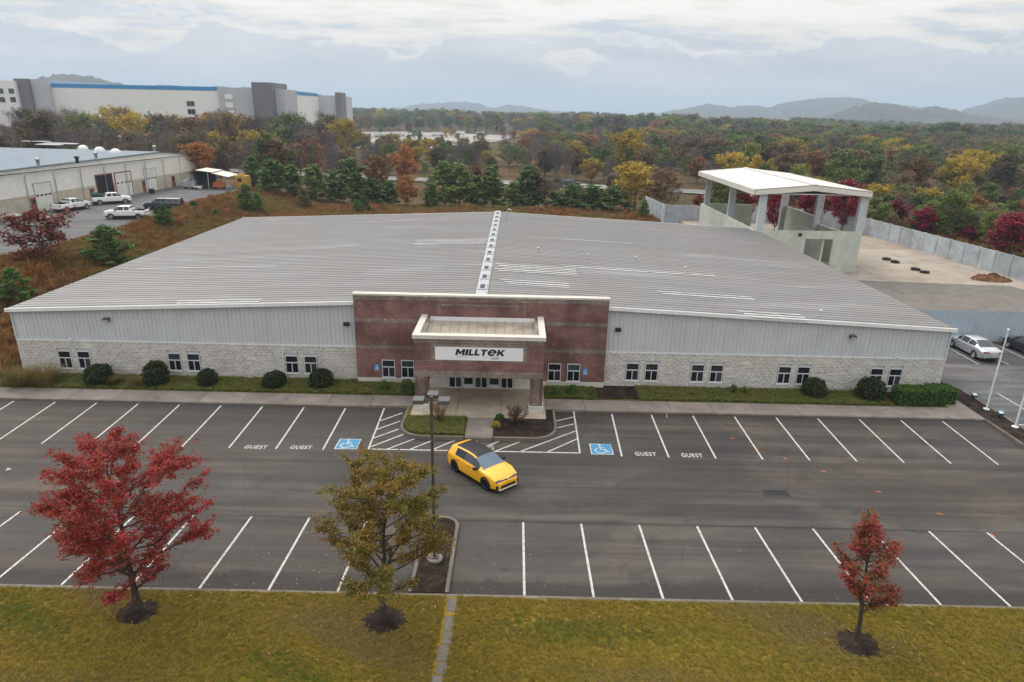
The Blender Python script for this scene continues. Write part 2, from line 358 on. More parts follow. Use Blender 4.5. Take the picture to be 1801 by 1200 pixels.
RAMPF = lambda *s: list(s)
L_RED = leafmat('leaves_red', [(0.0, (0.12, 0.075, 0.028)), (0.3, (0.23, 0.07, 0.036)), (0.55, (0.34, 0.045, 0.04)), (1.0, (0.52, 0.058, 0.07))], 0.3, 0.0, 0.9)
L_OLIVE = leafmat('leaves_olive', [(0.0, (0.072, 0.095, 0.018)), (0.42, (0.154, 0.145, 0.028)), (0.68, (0.275, 0.160, 0.035)), (1.0, (0.374, 0.110, 0.045))], 0.3, 0.0, 0.8)
L_MIX = leafmat('leaves_turning', [(0.0, (0.069, 0.117, 0.030)), (0.33, (0.152, 0.124, 0.041)), (0.5, (0.304, 0.076, 0.055)), (1.0, (0.414, 0.041, 0.076))], 0.3, 0.0, 0.75)
L_CEDAR = leafmat('leaves_cedar', [(0.0, (0.053, 0.103, 0.026)), (0.5, (0.105, 0.169, 0.039)), (1.0, (0.206, 0.232, 0.058))], 0.15, 0.3)
L_PINE = leafmat('leaves_pine', [(0.0, (0.044, 0.091, 0.023)), (0.6, (0.088, 0.157, 0.033)), (1.0, (0.160, 0.206, 0.045))], 0.2, 0.25)
L_RUST = leafmat('leaves_rust', [(0.0, (0.116, 0.087, 0.030)), (0.5, (0.246, 0.119, 0.035)), (1.0, (0.395, 0.142, 0.041))], 0.25, 0.35)
L_GOLD = leafmat('leaves_gold', [(0.0, (0.166, 0.150, 0.024)), (0.5, (0.360, 0.263, 0.033)), (1.0, (0.570, 0.374, 0.050))], 0.3, 0.2)
L_BROWN = leafmat('leaves_brown', [(0.0, (0.073, 0.068, 0.036)), (0.5, (0.138, 0.101, 0.052)), (1.0, (0.227, 0.138, 0.073))], 0.2, 0.35)
L_GREEN = leafmat('leaves_green', [(0.0, (0.060, 0.101, 0.027)), (0.5, (0.118, 0.162, 0.036)), (1.0, (0.218, 0.234, 0.052))], 0.2, 0.4)
L_CRIM = leafmat('leaves_crimson', [(0.0, (0.085, 0.017, 0.021)), (0.5, (0.212, 0.015, 0.038)), (1.0, (0.306, 0.025, 0.060))], 0.3, 0.2)
L_TWIG = leafmat('twigs_bare', [(0.0, (0.070, 0.059, 0.053)), (0.6, (0.133, 0.109, 0.098)), (1.0, (0.196, 0.140, 0.098))], 0.0, 0.3)
L_MAROON = leafmat('leaves_maroon', [(0.0, (0.060, 0.039, 0.020)), (0.5, (0.165, 0.046, 0.028)), (1.0, (0.255, 0.065, 0.040))], 0.2, 0.1)
L_BOX = leafmat('leaves_box', [(0.0, (0.014, 0.026, 0.010)), (0.6, (0.032, 0.050, 0.018)), (1.0, (0.075, 0.075, 0.03))], 0.15, 0.15, 3)
L_BRIGHT = leafmat('leaves_bright', [(0.0, (0.03, 0.07, 0.012)), (1.0, (0.09, 0.17, 0.03))], 0.2, 0.1, 3)
L_GRASS = leafmat('blades_lawn', [(0.0, (0.13, 0.14, 0.014)), (0.45, (0.235, 0.19, 0.022)), (1.0, (0.34, 0.235, 0.045))], 0.25, 0.5, 0.5)
L_DRY = leafmat('blades_dry', [(0.0, (0.10, 0.05, 0.02)), (0.5, (0.20, 0.085, 0.03)), (1.0, (0.30, 0.17, 0.06))], 0.25, 0.5, 0.5)
L_LUSH = leafmat('blades_lush', [(0.0, (0.07, 0.11, 0.012)), (1.0, (0.15, 0.17, 0.02))], 0.25, 0.4, 0.5)
L_STRAW = leafmat('blades_straw', [(0.0, (0.12, 0.10, 0.03)), (1.0, (0.28, 0.20, 0.07))], 0.25, 0.2, 2)

# ================================================================== SETTING
# terrain: one sheet to the horizon, finer near the camera
def axis(segs):
    a = []
    for lo, hi, st in segs: a += list(np.arange(lo, hi, st))
    return a + [segs[-1][1]]
xs = axis([(-9000, -1200, 600), (-1200, -300, 60), (-300, -90, 15), (-90, 90, 3), (90, 300, 15), (300, 1200, 60), (1200, 9000, 600)])
ys = axis([(-2000, -200, 300), (-200, -40, 20), (-40, 170, 3), (170, 400, 12), (400, 1400, 50), (1400, 9800, 600)])
V = [(x, y, H(x, y)) for y in ys for x in xs]
nx = len(xs)
F = [(j*nx+i, j*nx+i+1, (j+1)*nx+i+1, (j+1)*nx+i) for j in range(len(ys)-1) for i in range(nx-1)]
link('terrain', npmesh('terrain', V, F, EARTH, smooth=True), kind='structure')

# parking lot with its shallow valley
lot_y = [-18.45, -16, -13, -11.4, -9.7, -7.6, -5.5, -3.5, -1.8, 0.06]
m_ = MB(); lx = [-78, -60, -40, -20, 0, 20, 31.35]
for i in range(len(lx)-1):
    for j in range(len(lot_y)-1):
        x0, x1, y0, y1 = lx[i], lx[i+1], lot_y[j], lot_y[j+1]
        m_.add([(x0, y0, lotz(y0)), (x1, y0, lotz(y0)), (x1, y1, lotz(y1)), (x0, y1, lotz(y1))], [(0, 1, 2, 3)], 0, True)
lot = m_.build('parking_lot', ASPH, kind='structure')
def on_lot(poly, name, mat, lift=0.005, parent=None, sub=6):
    # quad given in plan (4 corners), laid on the lot surface and split along its length
    a, b, c, d = [np.array(q[:2], float) for q in poly]; vs = []; fs = []
    for k in range(sub+1):
        t = k/sub; p, q = a+(d-a)*t, b+(c-b)*t
        vs += [(p[0], p[1], lotz(p[1])+lift), (q[0], q[1], lotz(q[1])+lift)]
        if k: fs.append((2*k-2, 2*k-1, 2*k+1, 2*k))
    return MB().add(vs, fs).build(name, mat, parent or lot)
def line(a, b, wd=0.10, name='stall_line', mat=None, lift=0.006, parent=None):
    a, b = np.array(a[:2], float), np.array(b[:2], float); d = b-a; n = np.array([-d[1], d[0]])/np.linalg.norm(d)*wd/2
    return on_lot([a-n, a+n, b+n, b-n], name, mat or WHITEP, lift, parent, max(2, int(np.linalg.norm(d)/0.9)))
S_ = 2.74
for i in range(9): line((6.54+S_*i+(0.13 if i == 0 else 0), -0.10), (6.54+S_*i, -5.5))
for i in range(-6, 9): line((-32.83+S_*i, -0.10), (-32.83+S_*i, -5.5))
for i in range(0, 12): line((0.72+S_*i, -13.0), (0.72+S_*i, -18.4))
xl0 = PL(545, 910)[0]
for i in range(-10, 2): line((xl0+S_*i, -13.0), (xl0+S_*i, -18.4))
# hatched no-parking bay
HB = [((676, 718), (648, 790)), ((648, 790), (1020, 797)), ((1020, 797), (1009, 724)),
      ((669.4, 740.4), (708, 726.5)), ((662.5, 755.7), (704, 741)), ((657, 771), (701.6, 754.9)), ((650, 787), (713, 763)), ((682, 790), (738, 768.7)),
      ((720.8, 791), (773.5, 769.8)), ((761, 791), (811, 770.4)), ((800, 792), (850, 771.5)), ((838, 793), (886, 773)), ((872, 793.7), (924, 773.7)),
      ((916.5, 794), (1012, 758.5)), ((963.7, 795), (1015.6, 772)), ((976, 754), (1009.5, 746)), ((975, 741.5), (1008.7, 734))]
for k, (a, b) in enumerate(HB): line(PL(*a), PL(*b), 0.10, 'hatch_line', lift=0.006 if k < 3 else 0.0095)

# lettering helper: built-in font turned into a flat mesh
def text_mesh(name, s, size, offset=0.0, shear=0.0, spacing=1.0, extrude=0.0):
    cu = bpy.data.curves.new(name, 'FONT'); cu.body = s; cu.size = size; cu.offset = offset; cu.shear = shear; cu.space_character = spacing
    cu.extrude = extrude; cu.align_x = 'CENTER'; cu.resolution_u = 4; cu.fill_mode = 'BOTH' if extrude else 'FRONT'
    o = bpy.data.objects.new(name, cu); COL.objects.link(o); dg = bpy.context.evaluated_depsgraph_get(); dg.update()
    me = bpy.data.meshes.new_from_object(o.evaluated_get(dg)); bpy.data.objects.remove(o); return me
def lay_text(s, u0, u1, v0, v1, name='painted_word'):
    a, b = PL(u0, v1), PL(u1, v1); up_ = PL((u0+u1)/2, v0); mid = (a+b)/2; wd = np.linalg.norm(b-a)
    me = text_mesh(name, s, 1.0, 0.02, 0.0, 1.15); me.materials.append(WHITEP)
    xs_ = [v.co.x for v in me.vertices]; ys_ = [v.co.y for v in me.vertices]; k = wd/(max(xs_)-min(xs_)); kh = max(0.3, (up_[1]-mid[1]))/(max(ys_)-min(ys_))
    xm = (max(xs_)+min(xs_))/2; y0 = min(ys_)
    for v in me.vertices:
        X = mid[0]+(v.co.x-xm)*k; Y = mid[1]+(v.co.y-y0)*kh; v.co = (X, Y, lotz(Y)+0.0075)
    link(name, me, lot)
for u0, u1, v0, v1 in ((428, 468, 783.5, 789.5), (509, 547, 784, 790), (1118, 1155, 795.5, 802), (1200, 1237, 798, 804.5)): lay_text('GUEST', u0, u1, v0, v1)
lay_text('NO PARKING', 796, 868, 783, 791)
# wheelchair symbols
def wheelchair(tl, tr, br, bl):
    c = [PL(*q) for q in (bl, br, tr, tl)]
    o, ex, ey = c[0][:2], (c[1]-c[0])[:2], (c[3]-c[0])[:2]
    on_lot([c[0], c[1], c[2], c[3]], 'symbol_border', WHITEP, 0.005)
    sq = lambda a, b: o+ex*a+ey*b
    f = 0.05; on_lot([sq(f, f), sq(1-f, f), sq(1-f, 1-f), sq(f, 1-f)], 'symbol_panel', BLUEP, 0.009)
    mb = MB()
    def stroke(pts, wd):
        pts = [np.array(p, float) for p in pts]; vs = []; fs = []
        for i, p in enumerate(pts):
            d = pts[min(i+1, len(pts)-1)]-pts[max(0, i-1)]; n = np.array([-d[1], d[0]])/np.linalg.norm(d)*wd/2
            for q in (p-n, p+n):
                g = sq(*q); vs.append((g[0], g[1], lotz(g[1])+0.013))
            if i: fs.append((2*i-2, 2*i, 2*i+1, 2*i-1))
        mb.add(vs, fs)
    stroke([(.44, .80), (.47, .46), (.66, .46), (.76, .22), (.84, .24)], .075)
    stroke([(.45, .62), (.64, .62)], .06)
    stroke([(.45+.24*math.cos(t), .36+.24*math.sin(t)) for t in np.linspace(2.0, 5.9, 16)], .065)
    ring = [sq(.44+.07*math.cos(t), .87+.055*math.sin(t)) for t in np.linspace(0, 6.283, 13)[:-1]]
    mb.add([(g[0], g[1], lotz(g[1])+0.0135) for g in ring], [tuple(range(12))])
    mb.build('wheelchair_symbol', WHITEP, lot)
wheelchair((598, 772), (636, 772.5), (627, 790.5), (587, 790)); wheelchair((1036, 780.5), (1074, 781.5), (1080, 800), (1040, 799.5))
# orange survey marks
for u, v, du, dv in ((1172, 727, 1, 8), (1285, 771, 8, 1), (1378, 806, 6, 2), (1444, 829, 8, 1), (1540, 864, 9, 2), (1648, 903, 10, 2), (1742, 939, 8, 6), (1330, 788, 3, 6)):
    line(PL(u, v), PL(u+du, v+dv), 0.07, 'survey_mark', ORANGEP, 0.011)
for v_ in (821, 868): yv = PL(1500, v_)[1]; line((-70, yv+.25), (31.2, yv-.1), .03, 'paving_seam', SEAM, 0.0055)
line((-70, -12.9), (31.2, -12.94), .03, 'paving_seam', SEAM, 0.0055)
for u_ in (1387,): a = PL(u_, 820); b = PL(1384, 866); line(a, b, .03, 'paving_seam', SEAM, 0.0056)
# drain grate
g = PL(1366, 870); gb = empty('drain_grate', (g[0], g[1], lotz(g[1])+0.012), label='dark cast iron drain grate set in the open asphalt aisle', cat='drain')
mb = MB()
for s in (-1, 1): mb.box(-.62, .62, s*.36-.03, s*.36+.03, -.02, .02); mb.box(s*.62-.03, s*.62+.03, -.39, .39, -.02, .021)
mb.build('frame', DARK, gb); MB().box(-.6, .6, -.35, .35, -.02, -.008).build('pit', BLACK, gb)
for k in range(11): MB().box(-.55+k*.11-.022, -.55+k*.11+.022, -.33, .33, -.006, .012).build('bar', DARK, gb)

# lawn, kerbs
lawn = MB(); LX = list(np.linspace(-78, 70, 60)); LY = [-75, -60, -45, -35, -28, -24, -22, -20, -18.62]
def lawnz(x, y): return 0.74+0.05*math.sin(x*.3)*math.sin(y*.7)+0.10*sst(-19, -26, y)
for i in range(len(LX)-1):
    for j in range(len(LY)-1):
        q = [(LX[i], LY[j]), (LX[i+1], LY[j]), (LX[i+1], LY[j+1]), (LX[i], LY[j+1])]
        lawn.add([(x, y, lawnz(x, y)) for x, y in q], [(0, 1, 2, 3)], 0, True)
lawn = lawn.build('lawn', LAWN, kind='structure')
kerb = empty('kerb', kind='structure'); kerb['kind'] = 'structure'
xk = -78.0
while xk < 31.3:
    x1 = min(xk+3.05, 31.35); 
    MB().bev(xk+.006, x1-.006, -18.62, -18.45, 0.2, 0.755, .02).build('kerb_stone', KERB, kerb); xk += 3.05
yk = -18.6
while yk < -0.2:
    y1 = min(yk+3.05, 0.0); z0 = max(lotz(yk), lotz(y1)); MB().bev(31.35, 31.5, yk+.006, y1-.006, -.4, z0+.13, .02).build('kerb_stone', KERB, kerb); yk += 3.05
# front walk: individual slabs
walk = empty('sidewalk', kind='structure')
def slab(x0, x1, y0, y1, z=.13, mat=CONC, nm='slab'): return MB().bev(x0+.008, x1-.008, y0+.005, y1-.005, -.25, z, .012).build(nm, mat, walk)
xk = -78.0
while xk < 31.4:
    x1 = min(xk+2.86, 31.45)
    if x1 < -6.6 or xk > 2.2: slab(xk, x1, .20, 1.85)
    elif xk < -6.6: slab(xk, -6.55, .20, 1.85)
    elif x1 > 2.3: slab(2.3, x1, .20, 1.85)
    MB().bev(xk+.006, x1-.006, .06, .20, -.3, .135, .02).build('kerb_stone', KERB, kerb) if (x1 < -6.7 or xk > 2.6) else None
    xk += 2.86
slab(30.05, 31.45, 1.85, 3.2); slab(30.05, 31.45, 3.2, 4.6)
# entrance patio and path
for i in range(3):
    for j in range(3):
        xa = -6.5+i*2.93; ya = -1.35+j*1.9
        slab(xa, xa+2.93, ya, min(ya+1.9, 4.3) if j < 2 else 4.3, .14, PATIO)
slab(-2.76, -1.04, -2.65, -1.35, .13); slab(-2.76, -1.04, -3.9, -2.65, .13)
# planting strip along the wall
for x0, x1 in ((-50, -6.5), (2.3, 30.05)):
    MB().box(x0, x1, 1.85, 4.4, -.2, .15).build('planting_strip', GREEN, kind='structure')
MB().box(5.9, 8.9, 2.0, 4.3, .1, .165).build('mulch_bed', MULCH, kind='structure')
MB().box(26.3, 30.0, 1.95, 4.3, .1, .165).build('mulch_bed', MULCH, kind='structure')
# entrance islands (rounded kerb)
def island(pts, name, mat, z=.15, kz=.14):
    n = len(pts); mb = MB(); c = np.mean(np.array(pts), 0)
    mb.prism(pts, -.3, z); mb.build(name, mat, kind='structure')
def arc(cx, cy, r_, a0, a1, n=7): return [(cx+r_*math.cos(a), cy+r_*math.sin(a)) for a in np.linspace(a0, a1, n)]
isl_l = arc(-5.3, -2.5, 1.4, math.pi, 1.5*math.pi)+[(-2.78, -3.9), (-2.78, -1.37), (-6.52, -1.37), (-6.52, 0.05), (-6.7, 0.05)]
isl_r = [(-1.02, -3.9)]+arc(1.35, -2.5, 1.4, 1.5*math.pi, 2*math.pi)+[(2.75, .05), (2.31, .05), (2.31, -1.37), (-1.02, -1.37)]
island(isl_l, 'island_bed', GREEN); island(isl_r, 'island_bed', MULCH)
def kerb_run(pts, wd=.15, z0=-.3, z1=.145, name='island_kerb'):
    pts = [np.array(p, float) for p in pts]; mb = MB(); L = []; 
    for i, p in enumerate(pts):
        d = pts[min(i+1, len(pts)-1)]-pts[max(0, i-1)]; n = np.array([d[1], -d[0]])/np.linalg.norm(d)
        L.append((p, p+n*wd))
    for i in range(len(L)-1):
        a, b = L[i]; c, d = L[i+1]
        mb.add([(*a, z1), (*b, z1-.01), (*d, z1-.01), (*c, z1), (*b, z0), (*d, z0), (*a, z0), (*c, z0)], [(0, 1, 2, 3), (1, 4, 5, 2), (6, 0, 3, 7)])
    mb.build(name, KERB, kerb)
kerb_run([(-6.7, .05)]+arc(-5.3, -2.5, 1.4, math.pi, 1.5*math.pi)+[(-2.8, -3.9)])
kerb_run([(-2.74, -3.9), (-1.06, -3.9)], z1=.11); kerb_run([(-1.0, -3.9)]+arc(1.35, -2.5, 1.4, 1.5*math.pi, 2*math.pi)+[(2.75, .05)])
# planted median between the rows
mp = [(-3.72, -18.43), (-2.42, -18.43), (-2.42, -13.6)]+arc(-3.07, -13.6, .65, 0, math.pi, 9)[1:]
vs = [(x, y, lotz(y)+.13) for x, y in mp]; mb = MB()
c_ = [(-3.07, y, lotz(y)+.13) for y in (-18.43, -16, -13.6)]
n_ = len(mp); mb.add([(x, y, lotz(y)+.12) for x, y in mp]+[(x, y, lotz(y)-.3) for x, y in mp], [tuple(range(n_))]+[(i, n_+i, n_+(i+1) % n_, (i+1) % n_) for i in range(n_)])
mb.build('median_bed', MULCH, kind='structure')
def kerb_lot(pts, wd=.15):
    pts = [np.array(p, float) for p in pts]; mb = MB(); L = []
    for i, p in enumerate(pts):
        d = pts[min(i+1, len(pts)-1)]-pts[max(0, i-1)]; n = np.array([d[1], -d[0]])/np.linalg.norm(d); L.append((p, p+n*wd))
    for i in range(len(L)-1):
        (a, b), (c, d) = L[i], L[i+1]; za, zc_ = lotz(a[1])+.15, lotz(c[1])+.15
        mb.add([(*a, za), (*b, za-.01), (*d, zc_-.01), (*c, zc_), (*b, za-.5), (*d, zc_-.5), (*a, za-.5), (*c, zc_-.5)], [(0, 1, 2, 3), (1, 4, 5, 2), (6, 0, 3, 7)])
    mb.build('median_kerb', KERB, kerb)
kerb_lot([(-2.42, y) for y in np.linspace(-18.43, -13.6, 6)]+arc(-3.07, -13.6, .65, 0, math.pi, 9)[1:]+[(-3.72, y) for y in np.linspace(-13.9, -18.43, 5)])
# stepping stones in the lawn
st = empty('stone_path', (0, 0, 0), label='broken line of grey paving stones crossing the lawn below the median', cat='path')
yy = -18.75; rr = random.Random(3)
while yy > -27:
    wd, ln = rr.uniform(.34, .46), rr.uniform(.45, .95); x = -2.05+(yy+18.7)*.035+rr.uniform(-.05, .05)
    MB().bev(x-wd/2, x+wd/2, yy-ln, yy, .6, lawnz(x, yy)+.028, .02).build('stone', KERB, st); yy -= ln+rr.choice([.04, .06, .25])

# side lot, strip with flagpoles, yard
MB().box(32.95, 90, -30, 16.4, -.35, -.004).build('side_lot', ASPH2, kind='structure')
MB().box(31.05, 32.95, 4.6, 16.4, -.35, -.008).build('side_lot', ASPH2, kind='structure')
slo = bpy.data.objects['side_lot']
def sline(a, b, wd=.1):
    a, b = np.array(a[:2]), np.array(b[:2]); d = b-a; n = np.array([-d[1], d[0]])/np.linalg.norm(d)*wd/2
    MB().add([(*(a-n), .001), (*(a+n), .001), (*(b+n), .001), (*(b-n), .001)], [(3, 2, 1, 0)]).build('stall_line', WHITEP, slo)
for k in range(5): sline((38.1+2.48*k, 16.2), (38.1+2.48*k, 10.9))
for k in range(5): sline((35.5+2.75*k, 4.9), (35.5+2.75*k, -.3))
sline((33.0, -.36), (46, -.36))
MB().prism([(31.5, -30), (32.95, -30), (32.95, 5.2), (32.3, 6.6), (31.5, 5.0)], -.3, .10).build('mulch_bed', MULCH, kind='structure')
kerb_run([(32.95, -30), (32.95, -10), (32.95, 5.2), (32.3, 6.7), (31.5, 5.0)], .14, -.3, .13)
MB().box(31.02, 68, 16.6, 86, -.5, -.02).build('yard', YARD, kind='structure')
YD = mat_concrete('dark_paving', (0.16, 0.145, 0.13), .3)
MB().box(31.3, 63, 17.2, 33.5, -.3, -.012).build('yard_paving', YD, kind='structure')
MB().prism([(38, 33.5), (62, 33.5), (60, 38.5), (41, 40)], -.3, -.014).build('yard_paving', YD, kind='structure')
yo = bpy.data.objects['yard']
for k in range(7): MB().box(31.3+k*4.9, 31.33+k*4.9, 40.2, 84, -.019, -.0165).build('slab_joint', SEAM, yo)
for k in range(8): MB().box(44.2, 60, 41+k*5.0, 41.03+k*5.0, -.019, -.0163).build('slab_joint', SEAM, yo)
# highway behind the trees
mb = MB(); HWX = list(range(-420, 421, 20))
for i in range(len(HWX)-1):
    q = []
    for x in (HWX[i], HWX[i+1]):
        for o in (-6.0, 6.0): q.append((x+o*.223, hway(x)+o*.975))
    z = [H(*p)+.35 for p in q]
    mb.add([(*q[0], z[0]), (*q[2], z[2]), (*q[3], z[3]), (*q[1], z[1])], [(0, 1, 2, 3)])
hwy = mb.build('highway', ROADM, kind='structure')
# shelf of the neighbouring plot
def quadsheet(name, poly, z, mat): return MB().prism(poly, z-.4, z).build(name, mat, kind='structure')
quadsheet('neighbour_lot', [(-150, -5), (-58, 8), (-57, 30), (-56.5, 60), (-56.3, 80), (-57.5, 100), (-66, 113), (-150, 120)], 2.2, mat_asphalt('old_asphalt', False, (0.088, 0.082, 0.083)))
# pale gravel lot far behind
GRAV = mat_concrete('pale_gravel', (0.34, 0.32, 0.295), .45, (0.15, 0.10, 0.07), .85, .03)
a_, b_ = P(590, 252, -3), P(905, 236, -3)
quadsheet('gravel_lot', [tuple(P(*q, -3.2)[:2]) for q in ((540, 262), (780, 262), (870, 250), (915, 240), (720, 232), (540, 234))], -2.9, GRAV)

# ================================================================== MAIN WAREHOUSE
BX0, BX1, BY0, BY1, BXM = -35.3, 30.8, 4.4, 45.8, -2.25
EZ, RZ = 5.0, 6.42
def roofz(x): return EZ+(RZ-EZ)*(1-abs(x-BXM)/(BX1-BXM+.15))
wh = empty('warehouse', (BXM, BY0, 0), label='long low warehouse with grey metal roof, pale block base and brick entrance', cat='warehouse')
wh.location = (0, 0, 0)
WX = []     # window rectangles on the front, x from pixels
for a, b, v in ((103, 128, 632), (137, 161, 633), (296, 320, 636), (329.5, 353.5, 637), (502.6, 525, 640), (536, 558, 641),
                (674.4, 697, 646), (707.7, 730.5, 647), (963, 985.6, 652), (996.4, 1019, 653), (1100.8, 1122.8, 654), (1134.4, 1156.5, 655),
                (1215, 1238, 656), (1248, 1271, 657), (1367.4, 1390, 660), (1400, 1423.5, 661), (1529, 1551.6, 662), (1561.6, 1585, 663)):
    xa, xb = PY(a, v, BY0)[0], PY(b, v, BY0)[0]; xm = (xa+xb)/2; WX.append((xm-.46, xm+.46, .60, 1.93))
BRX0, BRX1 = -11.0, 6.6
YB_ = BY0-.42
# solid core walls (behind siding and blocks)
core = MB()
prof = [(BX0+.12, .0), (BX1-.12, .0), (BX1-.12, roofz(BX1)-.06), (BXM, RZ-.06), (BX0+.12, roofz(BX0)-.06)]
n_ = len(prof)
core.add([(x, BY0+.10, z) for x, z in prof]+[(x, BY1-.1, z) for x, z in prof], [tuple(range(n_)), tuple(range(2*n_-1, n_-1, -1))]+[((i+1) % n_, i, n_+i, n_+(i+1) % n_) for i in range(n_)])
core.build('wall', SIDING, wh)
# split-face block base, each block with its own depth (front, and both side walls)
bl = MB(); rb = random.Random(11); bh, bw = 0.2, 0.4
def blocks_front(x0, x1, z0, z1, y, holes):
    r_ = 0; z = z0
    while z < z1-.01:
        zt = min(z+bh, z1); x = x0-(bw/2 if r_ % 2 else 0)
        while x < x1-.01:
            a, b = max(x, x0), min(x+bw, x1)
            cut = False
            for h in holes:
                if b > h[0]-.02 and a < h[1]+.02 and zt > h[2]-.02 and z < h[3]+.02:
                    if a < h[0]-.02-.05 and b <= h[1]: b = h[0]-.02
                    elif b > h[1]+.07 and a >= h[0]: a = h[1]+.02
                    else: cut = True
            if not cut and b-a > .04:
                d = rb.uniform(.0, .035); j = .006
                p = [(a+j, z+j), (b-j, z+j), (b-j, zt-j), (a+j, zt-j)]; e = .02; d2 = [y-d-rb.uniform(0, .012) for _ in range(4)]
                vs = [(q[0], y+.09, q[1]) for q in p]+[(q[0], y, q[1]) for q in p]+[(min(max(q[0], a+j+e), b-j-e), d2[i], min(max(q[1], z+j+e), zt-j-e)) for i, q in enumerate(p)]
                fs = [(8, 9, 10, 11)]
                for i in range(4):
                    k = (i+1) % 4; fs += [(i, k, 4+k, 4+i), (4+i, 4+k, 8+k, 8+i)]
                bl.add(vs, fs)
            x += bw
        z += bh; r_ += 1
BLKZ = 2.72
blocks_front(BX0, BRX0, .1, BLKZ, BY0, [h for h in WX if h[1] < BRX0]); blocks_front(BRX1, BX1, .1, BLKZ, BY0, [h for h in WX if h[0] > BRX1])
bl.build('block_base', SPLIT, wh, kind='stuff')
bs = MB(); MBf = bl
bl = bs
def blocks_side(xw, sgn):
    global bl
    tmp = MB(); bl = tmp; blocks_front(BY0, BY1, .1, BLKZ, 0.0, [])
    vs = [(xw-sgn*v[1], v[0], v[2]) for v in tmp.v]
    bs.add(vs, [f[::-1] if sgn < 0 else f for f in tmp.f])
blocks_side(BX1, 1); blocks_side(BX0, -1)
bs.build('side_block_base', SPLIT, wh, kind='stuff')
# ribbed siding panels, one object per sheet
def siding(x0, x1):
    n = max(1, round((x1-x0)/.914)); w_ = (x1-x0)/n
    for i in range(n):
        a = x0+i*w_; mb = MB(); pts = []
        for k in range(3):
            b0 = a+k*w_/3
            pts += [(b0+.003, 0), (b0+w_/3-.075, 0), (b0+w_/3-.058, -.03), (b0+w_/3-.022, -.03), (b0+w_/3-.005, 0)]
        pts = [(a+.002, 0)]+pts[1:]
        vs = [(x, BY0+.03+d, BLKZ-.04) for x, d in pts]+[(x, BY0+.03+d, roofz(x)-.03) for x, d in pts]; L = len(pts)
        mb.add(vs, [(j, j+1, L+j+1, L+j) for j in range(L-1)]); mb.build('siding_panel', SIDING, wh)
siding(BX0, BRX0); siding(BRX1, BX1)
# side walls: corrugated sheets
for sgn, xw in ((1, BX1), (-1, BX0)):
    n = 45; w_ = (BY1-BY0)/n
    vs = []; L = 0
    pts = []
    for k in range(3): b0 = k*w_/3; pts += [(b0, 0), (b0+w_/3-.075, 0), (b0+w_/3-.058, .03), (b0+w_/3-.022, .03), (b0+w_/3-.005, 0)]
    L = len(pts); me = None
    for i in range(n):
        if me is None:
            o = MB().add([(sgn*d, y, BLKZ-.04) for y, d in pts]+[(sgn*d, y, roofz(xw)-.03) for y, d in pts],
                         [(j, j+1, L+j+1, L+j) if sgn > 0 else (j+1, j, L+j, L+j+1) for j in range(L-1)]).build('siding_panel', SIDING, wh, (xw-sgn*.03, BY0, 0)); me = o.data
        else: link('siding_panel', me, wh, (xw-sgn*.03, BY0+i*w_, 0))
for x in (BX0, BX1-.12): MB().box(x, x+.12, BY0-.035, BY0+.0, BLKZ, roofz(x)-.02).build('corner_trim', SIDING, wh)
for x0, x1 in ((BX0, BRX0), (BRX1, BX1)): MB().box(x0, x1, BY0-.045, BY0+.02, BLKZ-.03, BLKZ+.03).build('flashing', TRIM, wh)
# standing seam roof: one panel object per sheet, shared mesh per slope
npan = 69; pw = (BY1+.25-(BY0-.3))/npan
for sgn in (-1, 1):
    xe = (BX1+.08) if sgn > 0 else (BX0-.08); L_ = abs(xe-BXM); sl = -(RZ-EZ+.0)/(BX1-BXM+.15)
    pts = [(0, 0), (pw-.085, 0), (pw-.075, .034), (pw-.04, .034), (pw-.03, 0), (pw, 0)]
    vs = [(0, y, z) for y, z in pts]+[(sgn*L_, y, z+sl*L_) for y, z in pts]; n_ = len(pts)
    fs = [((j, n_+j, n_+j+1, j+1) if sgn > 0 else (j+1, n_+j+1, n_+j, j)) for j in range(n_-1)]
    o = MB().add(vs, fs).build('roof_panel', ROOF, wh, (BXM, BY0-.3, RZ+.03)); 
    for i in range(1, npan): link('roof_panel', o.data, wh, (BXM, BY0-.3+i*pw, RZ+.03))
    # lap lines across the sheets
    for t in (.34, .67):
        x = BXM+sgn*L_*t; z = RZ+.03+sl*L_*t
        MB().box(x-.05, x+.05, BY0-.2, BY1+.2, z+.0, z+.012).build('lap_joint', ROOF, wh)
    # eave gutter of the side walls
    z = RZ+.03+sl*L_
    MB().box(min(xe, xe-sgn*.16), max(xe, xe-sgn*.16), BY0-.3, BY1+.25, z-.2, z-.02).build('gutter', TRIM, wh)
# gable fascia along the front and back
for y in (BY0-.33, BY1+.22):
    mb = MB(); p = [(BX0-.1, roofz(BX0-.1)), (BXM, RZ+.02), (BX1+.1, roofz(BX1+.1))]
    vs = []
    for x, z in p: vs += [(x, y, z-.17), (x, y, z+.08), (x, y+.12, z+.08), (x, y+.12, z-.17)]
    for i in range(2):
        b = 4*i; mb.add(vs, [(b+k, b+4+k, b+4+(k+1) % 4, b+(k+1) % 4)[::-1] for k in range(4)])
    mb.add(vs, [(0, 1, 2, 3), (8, 11, 10, 9)]); mb.build('gable_trim', TRIM, wh)
